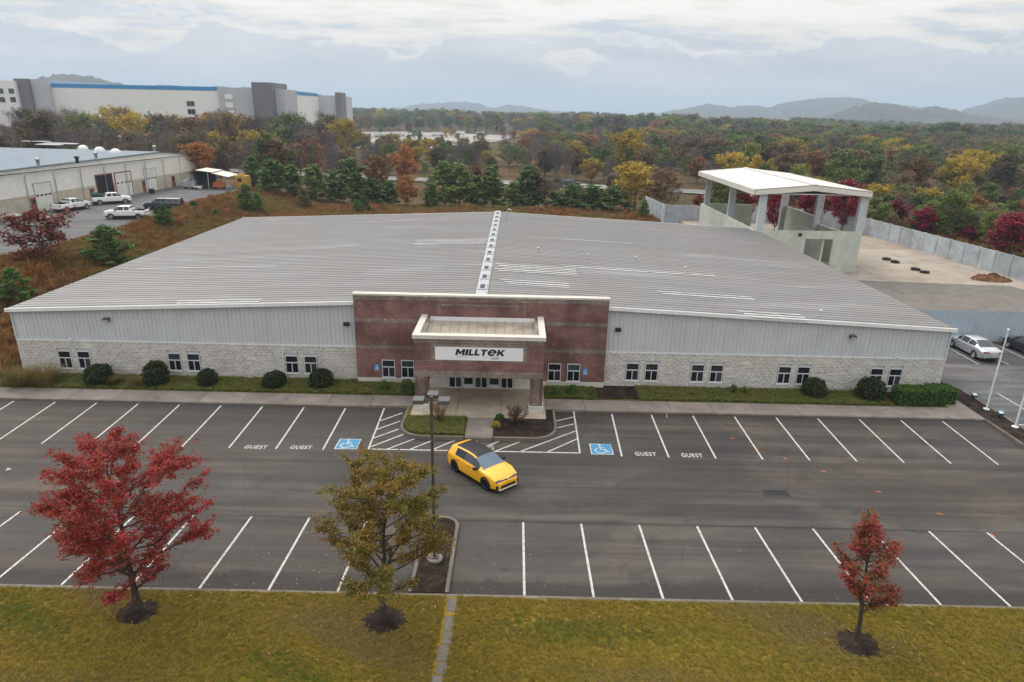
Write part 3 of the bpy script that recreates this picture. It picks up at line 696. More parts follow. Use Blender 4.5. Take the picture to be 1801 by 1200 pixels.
# ridge: cap with alternating vents
k = 0; y = BY0+.4
for sg_ in (-1, 1): MB().box(BXM+sg_*.37-.03, BXM+sg_*.37+.03, BY0+.3, BY1+.2, RZ, RZ+.13).build('ridge_flashing', SEAL, wh)
while y < BY1:
    ln = 1.55
    if k % 2 == 0: MB().prism([(BXM-.33, y), (BXM+.33, y), (BXM+.33, y+ln-.03), (BXM-.33, y+ln-.03)], RZ+.02, RZ+.16).build('ridge_cap', STEEL, wh)
    else:
        o = MB().box(BXM-.32, BXM+.32, y, y+ln-.03, RZ, RZ+.22).build('ridge_vent', STEEL, wh)
        MB().box(BXM-.17, BXM+.17, y+.22, y+ln-.25, RZ+.2, RZ+.235).build('vent_slot', DARK, o)
    y += ln; k += 1
# pale resealed seams
def seal(u0, v0, u1, v1, n=1, dy=.61):
    a, b = P(u0, v0, 6.15), P(u1, v1, 6.15); x0, x1 = sorted((a[0], b[0])); yc = (a[1]+b[1])/2
    j = round((yc-(BY0-.3)-.06)/pw)
    for i in range(n):
        y = BY0-.3+(j-i)*pw-.058; d = .3*((i*7) % 3)
        za, zb = roofz(x0+d)+.03+.036, roofz(x1)+.03+.036; wd = .08+.04*(i % 2)
        MB().add([(x0+d, y-wd, za+.004), (x1, y-wd, zb+.004), (x1, y+wd, zb+.004), (x0+d, y+wd, za+.004)], [(0, 1, 2, 3)]).build('seam_sealant', SEAL, wh)
seal(728, 425, 860, 422, 5); seal(985, 460, 1265, 480, 2); seal(230, 457, 490, 455, 1); seal(990, 418, 1112, 424, 1); seal(872, 466, 1012, 474, 5)
seal(640, 386, 730, 384, 1); seal(1150, 500, 1330, 515, 2); seal(1290, 530, 1420, 545, 3); seal(300, 520, 470, 512, 2); seal(880, 500, 1000, 500, 3)
# roof vents
for u, v, h in ((946, 447, .45), (1034, 455, .4), (1118, 458, .5), (1205, 472, .5), (1445, 540, .4)):
    p = P(u, v, 6.1); x, y = p[0], p[1]; MB().lathe([(.07, 0), (.07, h), (.11, h), (.11, h+.08), (.0, h+.1)], 8, (0, 0, 0)).build('vent_pipe', TRIM, wh, (x, y, roofz(x)))
p = P(891, 392, 6.3); MB().tube([(p[0], p[1], roofz(p[0])), (p[0], p[1], roofz(p[0])+1.3), (p[0]+.12, p[1], roofz(p[0])+1.5), (p[0]+.45, p[1], roofz(p[0])+1.5), (p[0]+.55, p[1], roofz(p[0])+1.3)], .08, 8).build('gooseneck_vent', plain('teal_pipe', (.25, .38, .42), .5), wh)

# windows: frame, panes, sill
def window(x0, x1, z0, z1, y, parent=wh):
    o = MB()
    f = .045; zt = z0+(z1-z0)*.60; xm = (x0+x1)/2
    o.box(x0, x1, y-.05, y+.06, z0, z0+f).box(x0, x1, y-.05, y+.06, z1-f, z1)
    o.box(x0, x0+f, y-.049, y+.06, z0+f, z1-f).box(x1-f, x1, y-.049, y+.06, z0+f, z1-f)
    o.box(x0+f, x1-f, y-.047, y+.05, zt-.03, zt+.03).box(xm-.025, xm+.025, y-.046, y+.05, z0+f, zt-.03)
    wd = o.build('window', FRAME, parent)
    for a, b, c, d in ((x0+f, x1-f, zt+.03, z1-f), (x0+f, xm-.025, z0+f, zt-.03), (xm+.025, x1-f, z0+f, zt-.03)):
        MB().box(a, b, y+.0, y+.02, c, d).build('pane', GLASS, wd)
    MB().box(x0-.05, x1+.05, y-.08, y-.0, z0-.07, z0-.004).build('sill', TRIM, wd)
for i, h in enumerate(WX):
    br = BRX0 < h[0] < BRX1
    window(*h, YB_-.01 if br else BY0-.005)

# brick entrance block
YB = BY0-.42
en = MB()
en.box(BRX0, BRX1, YB, BY0+.02, .55, 6.62).build('brick_wall', BRICK, wh)
MB().box(BRX0+.01, BRX1-.01, YB-.012, BY0+.2, .12, .56).build('brick_plinth', SPLIT, wh)
for z0, z1 in ((6.34, 6.63), (4.72, 4.98), (2.76, 3.02)):
    MB().box(BRX0-.008, BRX1+.008, YB-.022, YB+.05, z0, z1).build('taupe_course', TAUPE, wh)
MB().box(BRX0-.06, BRX1+.06, YB-.05, BY0+.06, 6.64, 6.76).build('parapet_cap', CAPM, wh)
for x0, x1, z0, z1 in ((-5.2, .9, 5.98, 6.14), (-5.2, -5.0, 5.35, 5.98), (.7, .9, 5.35, 5.98)):
    MB().box(x0, x1, YB-.020, YB+.04, z0, z1).build('taupe_frame', TAUPE, wh)

# porch canopy
CX0, CX1, CY0 = -6.2, 2.03, -.45
MB().box(CX0, CX1, CY0, CY0+.6, 2.95, 4.86).build('canopy_front', BRICK, wh)
for x0, x1 in ((CX0, CX0+.5), (CX1-.5, CX1)): MB().box(x0, x1, CY0+.6, YB, 2.95, 4.86).build('canopy_side', BRICK, wh)
def ring(z0, z1, o_, name, mat, th=.6):
    MB().box(CX0-o_, CX1+o_, CY0-o_, CY0+th, z0, z1).build(name, mat, wh)
    for x0, x1 in ((CX0-o_, CX0+th-.1), (CX1-th+.1, CX1+o_)): MB().box(x0, x1, CY0+th, YB-.002, z0, z1).build(name, mat, wh)
ring(2.52, 2.95, .02, 'taupe_beam', TAUPE); ring(4.86, 5.12, .02, 'taupe_course', TAUPE)
ring(5.12, 5.36, .10, 'parapet_cap', CAPM, .42)
MB().box(CX0+.5, CX1-.5, CY0+.6, YB, 2.60, 2.66).build('soffit', CAPM, wh)
# sign recess frame
for x0, x1, z0, z1 in ((-5.15, .95, 4.62, 4.80), (-5.15, -4.92, 3.70, 4.62), (.74, .95, 3.70, 4.62)): MB().box(x0, x1, CY0-.020, CY0+.02, z0, z1).build('taupe_frame', TAUPE, wh)
MB().box(CX0-.004, CX1+.004, CY0-.010, CY0+.03, 3.62, 3.68).build('taupe_course', TAUPE, wh)
# canopy roof with seams
tan = plain('canopy_roof_metal', (.36, .31, .25), .5, .2, .25, 1.2)
MB().add([(CX0+.5, CY0+.42, 4.62), (CX1-.5, CY0+.42, 4.62), (CX1-.5, YB-.02, 4.95), (CX0+.5, YB-.02, 4.95)], [(0, 1, 2, 3)]).build('canopy_roof', tan, wh)
for i in range(12):
    x = CX0+.75+i*.615
    MB().add([(x-.03, CY0+.42, 4.625), (x-.03, YB-.02, 4.955), (x, CY0+.42, 4.69), (x, YB-.02, 5.02), (x+.03, CY0+.42, 4.625), (x+.03, YB-.02, 4.955)], [(0, 2, 3, 1), (2, 4, 5, 3)]).build('roof_seam', DARK if i % 4 == 9 else STEEL, wh)
for x0, x1 in ((CX0+.42, CX0+.51), (CX1-.51, CX1-.42)): MB().box(x0, x1, CY0+.5, YB, 4.6, 5.10).build('flashing', STEEL, wh)
MB().box(CX0+.5, CX1-.5, YB-.06, YB-.01, 4.9, 5.22).build('flashing', TRIM, wh)
# columns
for xc in (CX0, CX1-.80):
    MB().box(xc, xc+.80, CY0+.02, CY0+.80, .5, 2.52).build('column', BRICK, wh)
    MB().box(xc+.2, xc+.6, CY0-.012, CY0+.03, .55, 2.52).build('column_inset', TAUPE, wh)
    MB().bev(xc-.08, xc+.88, CY0-.10, CY0+.9, .1, .62, .03).build('column_base', SPLIT, wh)
# entrance storefront
SY = 3.45
MB().box(-5.45, 1.05, SY+.02, YB, .12, 2.6).build('entrance_wall', CAPM, wh)
for x0, x1 in ((-5.7, -4.5), (.2, 1.3)): MB().box(x0, x1, SY-.02, SY+.5, .12, 2.6).build('entrance_return', SPLIT, wh)
for k_, (x0, x1) in enumerate(((-4.42, -3.5), (-3.4, -2.68), (-2.58, -1.7), (-1.6, -.85), (-.75, .12))):
    z0 = .16 if k_ % 2 == 0 else .38
    o = MB(); f = .05
    o.box(x0, x0+f, SY-.05, SY+.05, .14, 2.35).box(x1-f, x1, SY-.05, SY+.05, .14, 2.35).box(x0+f, x1-f, SY-.049, SY+.05, 2.3, 2.35).box(x0+f, x1-f, SY-.049, SY+.05, .14, z0+f)
    xm = (x0+x1)/2
    if k_ % 2 == 0: o.box(xm-.03, xm+.03, SY-.048, SY+.04, z0+f, 2.3)
    nm = 'entrance_door' if k_ % 2 == 0 else 'entrance_window'
    d = o.build(nm, FRAME, wh)
    for a, b in (((x0+f, xm-.03), (xm+.03, x1-f)) if k_ % 2 == 0 else ((x0+f, x1-f),)):
        MB().box(a, b, SY-.02, SY+.01, z0+f, 2.3).build('pane', GLASS, d)
        if k_ % 2 == 0: MB().tube([(b-.06, SY-.07, .9), (b-.06, SY-.07, 1.3)], .015, 5).build('handle', STEEL, d)
# company sign
sg = empty('company_sign', (-2.08, CY0-.005, 3.72), label='white banner sign with slanted black company lettering over the entrance', cat='sign')
MB().box(-2.8, 2.8, -.035, -.0, 0, .88).build('panel', SIGNW, sg)
def sign_text(s, x, z, hgt, width, off, shear, name='lettering', dy=-.040):
    me = text_mesh(name, s, 1.0, off, shear, 1.0); me.materials.append(SIGNK)
    X = [v.co.x for v in me.vertices]; Yv = [v.co.y for v in me.vertices]; kx = width/(max(X)-min(X)); kz = hgt/(max(Yv)-min(Yv))
    for v in me.vertices: v.co = (x+(v.co.x-min(X))*kx, dy, z+(v.co.y-min(Yv))*kz)
    link(name, me, sg)
def glyphs(spec, x, z, hgt, shear=.24):
    for ch, wd in spec:
        mb = MB(); q = lambda pts: mb.add([(x+px*wd+pz*hgt*shear, -.0405, z+pz*hgt) for px, pz in pts], [tuple(range(len(pts)))])
        if ch == 'M':
            q([(0, 0), (.26, 0), (.26, 1), (0, 1)]); q([(.74, 0), (1, 0), (1, 1), (.74, 1)]); q([(.26, .52), (.5, .08), (.5, .5), (.26, 1)]); q([(.5, .08), (.74, .52), (.74, 1), (.5, .5)])
        elif ch == 'I': q([(0, 0), (1, 0), (1, 1), (0, 1)])
        elif ch == 'L': q([(0, 0), (.42, 0), (.42, 1), (0, 1)]); q([(.42, 0), (1, 0), (1, .27), (.42, .27)])
        elif ch == 'T': q([(.32, 0), (.68, 0), (.68, .74), (.32, .74)]); q([(0, .74), (1, .74), (1, 1), (0, 1)])
        elif ch == 'K':
            q([(0, 0), (.3, 0), (.3, 1), (0, 1)]); q([(.3, .36), (.45, .36), (1.02, 1), (.66, 1), (.3, .60)]); q([(.42, .62), (.36, .40), (.70, 0), (1.06, 0), (.62, .62)])
        elif ch == 'e':
            N = 20
            for i in range(N):
                t0, t1 = .12+5.45*i/N, .12+5.45*(i+1)/N
                o_ = lambda t, r_, k: (.5+.5*r_*math.cos(t), .5+.53*k*math.sin(t))
                q([o_(t0, .50, .46), o_(t0, 1, 1), o_(t1, 1, 1), o_(t1, .50, .46)])
            q([(.2, .40), (1.0, .40), (.99, .60), (.2, .60)])
        mb.build('letter', SIGNK, sg); x += wd+.045
glyphs([('M', .56), ('I', .17), ('L', .33), ('L', .33), ('T', .40), ('e', .56), ('K', .46)], -1.52, .335, .42)
sign_text('CORP', .78, .09, .15, .46, .012, 0)
MB().box(-1.45, -.75, -.040, -.036, .225, .238).build('flourish', LAMPM, sg); MB().box(.2, .68, -.040, -.036, .225, .238).build('flourish', LAMPM, sg)
# accessible signs
for k_, (u, v) in enumerate(((663, 646), (1029, 654))):
    p = PY(u, v, YB); o = empty('accessible_parking_sign', (p[0], YB-.02, p[2]-.22), label='small blue accessible parking sign on brick '+('left of' if k_ == 0 else 'right of')+' the entrance', cat='sign')
    MB().box(-.17, .17, -.02, .0, 0, .46).build('plate', SIGNB, o)
    mb = MB(); mb.box(-.02, .02, -.024, -.021, .24, .36).box(-.02, .08, -.024, -.021, .21, .24).box(.06, .09, -.024, -.021, .12, .21)
    ci = [(-.02+.075*math.cos(t), -.0235, .2+.075*math.sin(t)) for t in np.linspace(2.2, 5.6, 9)]; ci2 = [(-.02+.05*math.cos(t), -.0235, .2+.05*math.sin(t)) for t in np.linspace(2.2, 5.6, 9)]
    mb.add(ci+ci2, [(i, i+1, 10+i, 9+i) for i in range(8)]); mb.add([(.02*math.cos(t)-.01, -.0235, .40+.025*math.sin(t)) for t in np.linspace(0, 6.283, 9)[:-1]], [tuple(range(8))[::-1]])
    mb.build('wheelchair_mark', SIGNW, o); MB().box(-.14, .14, -.024, -.021, .04, .07).build('caption_bar', SIGNW, o)
# wall lights and cameras
where = ['above the leftmost windows', 'just left of the brick entrance block', 'just right of the brick entrance block', 'high on the right end of the siding']
for k_, (u, v) in enumerate(((188, 562), (610, 570), (1087, 580), (1499, 592))):
    p = PY(u, v, BY0-.05); o = empty('wall_light', (p[0], BY0-.02, p[2]-.13), label='dark box wall light '+where[k_], cat='wall light', group='wall lights along the facade')
    MB().add([(-.2, 0, 0), (.2, 0, 0), (.2, -.2, .03), (-.2, -.2, .03), (-.2, 0, .27), (.2, 0, .27), (.2, -.26, .22), (-.2, -.26, .22)], [(0, 3, 2, 1), (4, 5, 6, 7), (3, 7, 6, 2), (0, 4, 7, 3), (1, 2, 6, 5)]).build('housing', LAMPM if k_ in (0, 3) else DARK, o)
    MB().box(-.16, .16, -.235, -.225, .045, .20).build('lens', STEEL if k_ in (0, 3) else BLACK, o)
for k_, (u, v) in enumerate(((125, 596), (1578, 629))):
    p = PY(u, v, BY0-.1); o = empty('security_camera', (p[0], BY0-.03, p[2]), label='small white security camera at the '+('left' if k_ == 0 else 'right')+' end of the block wall', cat='camera')
    MB().box(-.03, .03, -.12, 0, -.02, .04).build('bracket', TRIM, o); MB().lathe([(.0, -.09), (.05, -.07), (.08, 0), (.07, .06), (.0, .08)], 10, (0, -.16, 0)).build('dome', TRIM, o)

# ================================================================== NEIGHBOURING WORKSHOP (left)
NA = np.array([-72.5, 113.0]); ND = np.array([-.072, -.9974]); ND /= np.linalg.norm(ND); NN = np.array([-ND[1], ND[0]])   # along wall, outward (+x side)
nb_rz = math.atan2(ND[1], ND[0])
nb = empty('workshop', (NA[0], NA[1], 2.2), nb_rz, label='large cream metal and block workshop with roller doors and grey roof', cat='building')
# local frame: x along the wall from the far corner towards the camera, +y outward to the yard
def nbx(u, v):
    p = P(u, v, 2.2)[:2]-NA; return float(p@ND)
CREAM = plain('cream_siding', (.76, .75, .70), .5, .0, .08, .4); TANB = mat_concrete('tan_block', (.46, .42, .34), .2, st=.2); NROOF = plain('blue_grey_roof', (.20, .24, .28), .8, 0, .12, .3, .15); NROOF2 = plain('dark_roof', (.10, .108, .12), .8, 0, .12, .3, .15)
RUST = plain('rusty_frame', (.20, .065, .035), .7, 0, .3, 3); DOORW = plain('roller_door_white', (.62, .62, .58), .5, 0, .08, .5)
LEN, DEP, NH = 98.0, 75.0, 6.2
NMESH = MB().box(0, LEN, -DEP, -.12, 0, NH-.05); NMESH.build('wall', CREAM, nb)
doors = [(nbx(106, 368), nbx(70, 373)), (nbx(203, 348), nbx(170, 353)), (nbx(235, 342), nbx(208, 347)), (nbx(278, 334), nbx(254, 337.5))]
doors = [(min(a, b), min(max(a, b), min(a, b)+4.6)) for a, b in doors]
doors[1] = (doors[2][1]+.9, doors[2][1]+5.2)
bays = []
x = 0.0; stops = sorted([0]+[d for dd in doors for d in dd]+[LEN])
for i in range(0, len(stops)-1, 2):
    MB().box(stops[i], stops[i+1], -.1, .05, 0, 2.7).build('block_base', TANB, nb)
for i in range(16):
    a = i*LEN/16; b = a+LEN/16
    mb = MB(); n = 18
    for k in range(n): xa = a+k*(b-a)/n; mb.box(xa+.02, xa+(b-a)/n-.06, -.1, .0, 2.7, NH).add([(xa+(b-a)/n-.06, .03, 2.7), (xa+(b-a)/n, .03, 2.7), (xa+(b-a)/n, .03, NH), (xa+(b-a)/n-.06, .03, NH)], [(0, 1, 2, 3)])
    mb.build('siding_panel', CREAM, nb)
    MB().tube([(a+.1, .22, .1), (a+.1, .22, NH-.8), (a+.1, .45, NH-.3)], .07, 6).build('downpipe', STEEL, nb)
for i, (a, b) in enumerate(doors):
    fr = MB().box(a-.16, a, -.05, .12, 0, 4.45).box(b, b+.16, -.05, .12, 0, 4.45).box(a-.16, b+.16, -.05, .12, 4.3, 4.48).build('door_frame', RUST if i in (1, 2) else STEEL, nb)
    if i == 1: MB().box(a, b, -.3, .09, 0.01, 4.3).build('dark_bay_block', BLACK, nb); continue  # solid black block painted in for the unlit inside of the open bay
    dr = MB()
    for k in range(9): dr.box(a, b, -.05, .085-.012*(k % 2), k*.478, k*.478+.478)
    dr = dr.build('roller_door', DOORW, nb)
    for k in range(4): c = a+(b-a)*(k+.5)/4; MB().box(c-.28, c+.28, .08, .096, 2.35, 2.62).build('pane', GLASS, dr)
for u, v in ((301, 328.5), (251, 338), (168, 355), (64, 374)):
    c = nbx(u, v); o = MB().box(c-.6, c+.6, -.05, .10, 0, 2.3).build('side_door', RUST, nb); MB().box(c-.3, c+.3, .09, .115, 1.3, 1.95).build('pane', GLASS, o)
# roofs: pale slope towards the camera, dark slope behind the cross ridge
XR = 13.0; zr = NH+1.25
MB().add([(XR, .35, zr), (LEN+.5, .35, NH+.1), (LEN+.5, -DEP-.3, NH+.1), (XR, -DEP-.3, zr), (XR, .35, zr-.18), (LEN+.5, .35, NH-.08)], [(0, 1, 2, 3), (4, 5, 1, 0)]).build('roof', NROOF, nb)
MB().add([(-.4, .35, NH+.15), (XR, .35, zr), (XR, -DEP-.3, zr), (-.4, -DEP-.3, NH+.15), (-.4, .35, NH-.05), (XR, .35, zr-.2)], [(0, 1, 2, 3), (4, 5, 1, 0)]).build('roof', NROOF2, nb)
MB().add([(-.4, .01, NH-.1), (LEN, .01, NH-.1), (LEN, .01, NH+.1), (XR, .01, zr), (-.4, .01, NH+.15)], [(0, 1, 2, 3, 4)]).build('gable_infill', CREAM, nb)
MB().box(-.4, LEN, .35, .47, NH-.06, NH+.05).build('gutter', DARK, nb)
def nbl(u, v, z):     # pixel to local point at local height z
    p = P(u, v, 2.2+z)[:2]-NA; return float(p@ND), float(p@NN)
for u, v in ((147, 266), (176, 269), (204, 272)):
    a, b = nbl(u, v, NH+.95); MB().lathe([(1.0, 0), (1.0, .3), (.8, .7), (.45, .95), (0, 1.05)], 12).build('dome_vent', TRIM, nb, (a, b, zr-.0127*(a-XR)-.1))
for u0, v0, u1, v1 in ((52, 252, 78, 254), (76, 257, 100, 259), (95, 255, 122, 258)):
    a, b = nbl(u0, v0, NH+1.0); c, d = nbl(u1, v1, NH+1.0); cx, cy = (a+c)/2, (b+d)/2
    MB().box(cx-.9, cx+.9, min(b, d), max(b, d), zr-.0147*(cx-XR)-.05, zr-.0147*(cx-XR)+.12).build('skylight', TRIM, nb)
for u, v in ((137, 290), (170, 283), (68, 293), (212, 252), (273, 272)):
    a, b = nbl(u, v, NH+.8); MB().lathe([(.25, 0), (.25, .8), (.4, .8), (.4, 1.05), (0, 1.2)], 8).build('roof_vent', STEEL if u != 137 else DARK, nb, (a, b, NH+.2+(zr-NH)*(1-max(0, a-XR)/(LEN-XR))))

# ================================================================== CONCRETE DOCK (right)
DX0, DX1, DY0, DY1, DH = 30.2, 43.9, 44.0, 69.5, 5.25
dk = empty('covered_dock', (37, 44, 0), label='pale concrete walled dock with white gabled canopy on grey columns', cat='dock'); dk.location = (0, 0, 0)
T = .25
O0, O1, OZ = 36.9, 40.4, 4.25
mb = MB().box(DX0, O0, DY0, DY0+T, -.1, DH).box(O1, DX1, DY0, DY0+T, -.1, DH).box(O0, O1, DY0+.002, DY0+T-.002, OZ, DH-.002); mb.build('front_wall', DOCK, dk)
for x in (33.2, 35.4, 40.42): MB().box(x-.012, x+.012, DY0-.006, DY0+.01, 0, DH).build('wall_joint', KERB, dk)
for k in range(4):
    y0 = DY0+T+.01+k*6.3
    MB().box(DX0, DX0+T, y0, y0+6.28, -.1, DH-.0).build('side_wall_panel', DOCK, dk)
    if k in (1, 2, 3): MB().box(DX1-T, DX1, y0, y0+6.28, -.1, DH-.9*(k == 1)).build('side_wall_panel', DOCK, dk)
MB().box(DX0, DX1-5.2, DY1, DY1+T, -.1, DH-.002).build('back_wall', DOCK, dk)
MB().box(39.2, 39.45, DY0+T+.02, DY0+9, -.1, DH-.6).build('inner_wall', DOCK, dk)
for x in (DX0+.75, DX1-.45):
    for y in (DY0+.35, DY0+12.4, DY1-.6):
        h0 = DH-.2 if not (x > 40 and y < 60 and y > 50) else -.1
        MB().box(x-.42, x+.42, y-.3, y+.3, h0 if x < 40 or y < 50 else -.1, 9.75).build('column', plain('column_grey', (.44, .47, .50), .6) if 'column_grey' not in bpy.data.materials else bpy.data.materials['column_grey'], dk)
        MB().tube([(x-.5*(1 if x > 40 else -1)*-1, y-.33, DH), (x-.5*(1 if x > 40 else -1)*-1, y-.33, 9.7)], .05, 6).build('downpipe', TRIM, dk)
RX0, RX1, RY0, RY1 = 29.5, 44.0, 43.4, 70.2; xm = (RX0+RX1)/2
CANO = plain('canopy_white', (.63, .61, .55), .5, .05, .05, .4)
for sgn in (-1, 1):
    xe = RX0 if sgn < 0 else RX1
    for k in range(20):
        y0 = RY0+k*(RY1-RY0)/20; y1 = y0+(RY1-RY0)/20-.015; vs = [(xm, y0, 10.95), (xe, y0, 10.25), (xe, y1, 10.25), (xm, y1, 10.95)]
        vs += [(a, b, c-.05) for a, b, c in vs]; fs = [(0, 1, 2, 3), (7, 6, 5, 4), (0, 4, 5, 1), (2, 6, 7, 3)]
        MB().add(vs, [f if sgn < 0 else f[::-1] for f in fs]).build('roof_panel', CANO, dk)
    MB().box(min(xe, xe+sgn*.08), max(xe, xe+sgn*.08), RY0, RY1, 9.62, 10.30).build('fascia', CANO, dk)
for y in (RY0, RY1):
    MB().add([(RX0-.08, y, 9.62), (xm, y, 10.25), (RX1+.08, y, 9.62), (RX1+.08, y, 10.32), (xm, y, 11.02), (RX0-.08, y, 10.32)]+[(a, y+.08, c) for a, c in ((RX0-.08, 9.62), (xm, 10.25), (RX1+.08, 9.62), (RX1+.08, 10.32), (xm, 11.02), (RX0-.08, 10.32))],
             [(0, 1, 4, 5), (1, 2, 3, 4), (7, 6, 11, 10), (8, 7, 10, 9), (5, 4, 10, 11), (4, 3, 9, 10), (0, 6, 7, 1), (1, 7, 8, 2)]).build('gable_fascia', CANO, dk)
MB().box(xm-.22, xm+.22, RY0-.05, RY1+.05, 10.97, 11.07).build('ridge_cap', TRIM, dk)
MB().box(RX0+.3, RX1-.3, RY0+.3, RY1-.3, 9.75, 9.85).build('ceiling', CANO, dk)
MB().lathe([(.22, 0), (.22, .1), (.12, .12), (0, .12)], 12, (0, 0, 0), 'y').build('round_lamp', DARK, dk, (36.1, DY0-.13, 4.75))

# ================================================================== FENCES
mf = empty('metal_fence', (31, 16.5, 0), label='tall blue grey corrugated metal fence behind the parked silver sedan', cat='fence'); mf.location = (0, 0, 0)
FM = plain('fence_metal', (.38, .45, .52), .5, .15, .08, .6)
x = 31.1
fmesh = None
while x < 66:
    if fmesh is None:
        pts = []
        for k in range(3): b0 = k*.305; pts += [(b0, 0), (b0+.2, 0), (b0+.225, -.035), (b0+.28, -.035), (b0+.30, 0)]
        L = len(pts); o = MB().add([(a, d, -.05) for a, d in pts]+[(a, d, 2.95) for a, d in pts], [(j, j+1, L+j+1, L+j) for j in range(L-1)]).build('fence_sheet', FM, mf, (x, 16.55, 0)); fmesh = o.data
    else: link('fence_sheet', fmesh, mf, (x, 16.55, 0))
    x += .915
for z in (.3, 2.7): MB().box(31.1, 66, 16.57, 16.63, z, z+.12).build('rail', STEEL, mf)
for k in range(13): MB().box(31.2+2.9*k, 31.3+2.9*k, 16.64, 16.74, -.1, 2.9).build('post', STEEL, mf)
MB().box(31.1, 66, 16.30, 16.50, -.02, .16).build('wheel_kerb', KERB, mf)
pf = empty('precast_fence', (64, 42, 0), label='long grey precast concrete panel wall around the rear yard', cat='fence'); pf.location = (0, 0, 0)
def fence_run(a, b, n, h=2.75):
    a, b = np.array(a, float), np.array(b, float); L = np.linalg.norm(b-a)/n; d = (b-a)/np.linalg.norm(b-a); rz = math.atan2(d[1], d[0])
    me = None; mp_ = None
    for i in range(n+1):
        p = a+d*L*i; z = 0.0
        if me is None:
            o = MB().box(.10, L-.10, -.06, .06, -1.5, h).build('fence_panel', PRECAST, pf, (p[0], p[1], z), rz); me = o.data
            q = MB().bev(-.10, .10, -.12, .12, -1.5, h+.08, .02).build('post', PRECAST, pf, (p[0], p[1], z), rz); mp_ = q.data
        else:
            if i < n: link('fence_panel', me, pf, (p[0], p[1], z), rz)
            link('post', mp_, pf, (p[0], p[1], z), rz)
fence_run((64.8, 30), (60.2, 76.5), 17); fence_run((60.1, 76.7), (56.5, 84.5), 3); fence_run((56.3, 84.7), (28.5, 86.5), 10); fence_run((28.3, 86.4), (27.0, 100), 5)

# ================================================================== VEHICLES
def cp(name, col, metal=0.0, coat=1.0): return plain(name, col, 0.35, metal, 0.04, 1.0, 0.5, coat)
WHEEL = {}
def wheel_meshes(r_, wd, rim, rimmat):
    key = (r_, wd, rimmat.name)
    if key in WHEEL: return WHEEL[key]
    t = MB().lathe([(rim, -wd/2), (r_-.03, -wd/2), (r_, -wd/2+.03), (r_, wd/2-.03), (r_-.03, wd/2), (rim, wd/2)], 20, axis='y').build('tyre', TYRE)
    k = MB(); k.lathe([(rim, wd/2-.01), (rim-.03, wd/2-.005), (rim-.04, wd/2-.06)], 20, axis='y').lathe([(.0, wd/2-.03), (.07, wd/2-.03), (.08, wd/2-.06)], 10, axis='y')
    for i in range(5):
        a = 2*math.pi*i/5; c, s = math.cos(a), math.sin(a)
        q = [(.05, -.03), (rim-.03, -.045), (rim-.03, .045), (.05, .03)]; vs = [(x*c-y*s, wd/2-.035, x*s+y*c) for x, y in q]; k.add(vs, [(0, 1, 2, 3)]); k.add(vs, [(3, 2, 1, 0)])
    k = k.build('rim', rimmat); d = MB().lathe([(0, wd/2-.09), (rim, wd/2-.09)], 16, axis='y').build('brake_disc', DARK)
    WHEEL[key] = (t.data, k.data, d.data)
    for o in (t, k, d): bpy.data.objects.remove(o)
    return WHEEL[key]
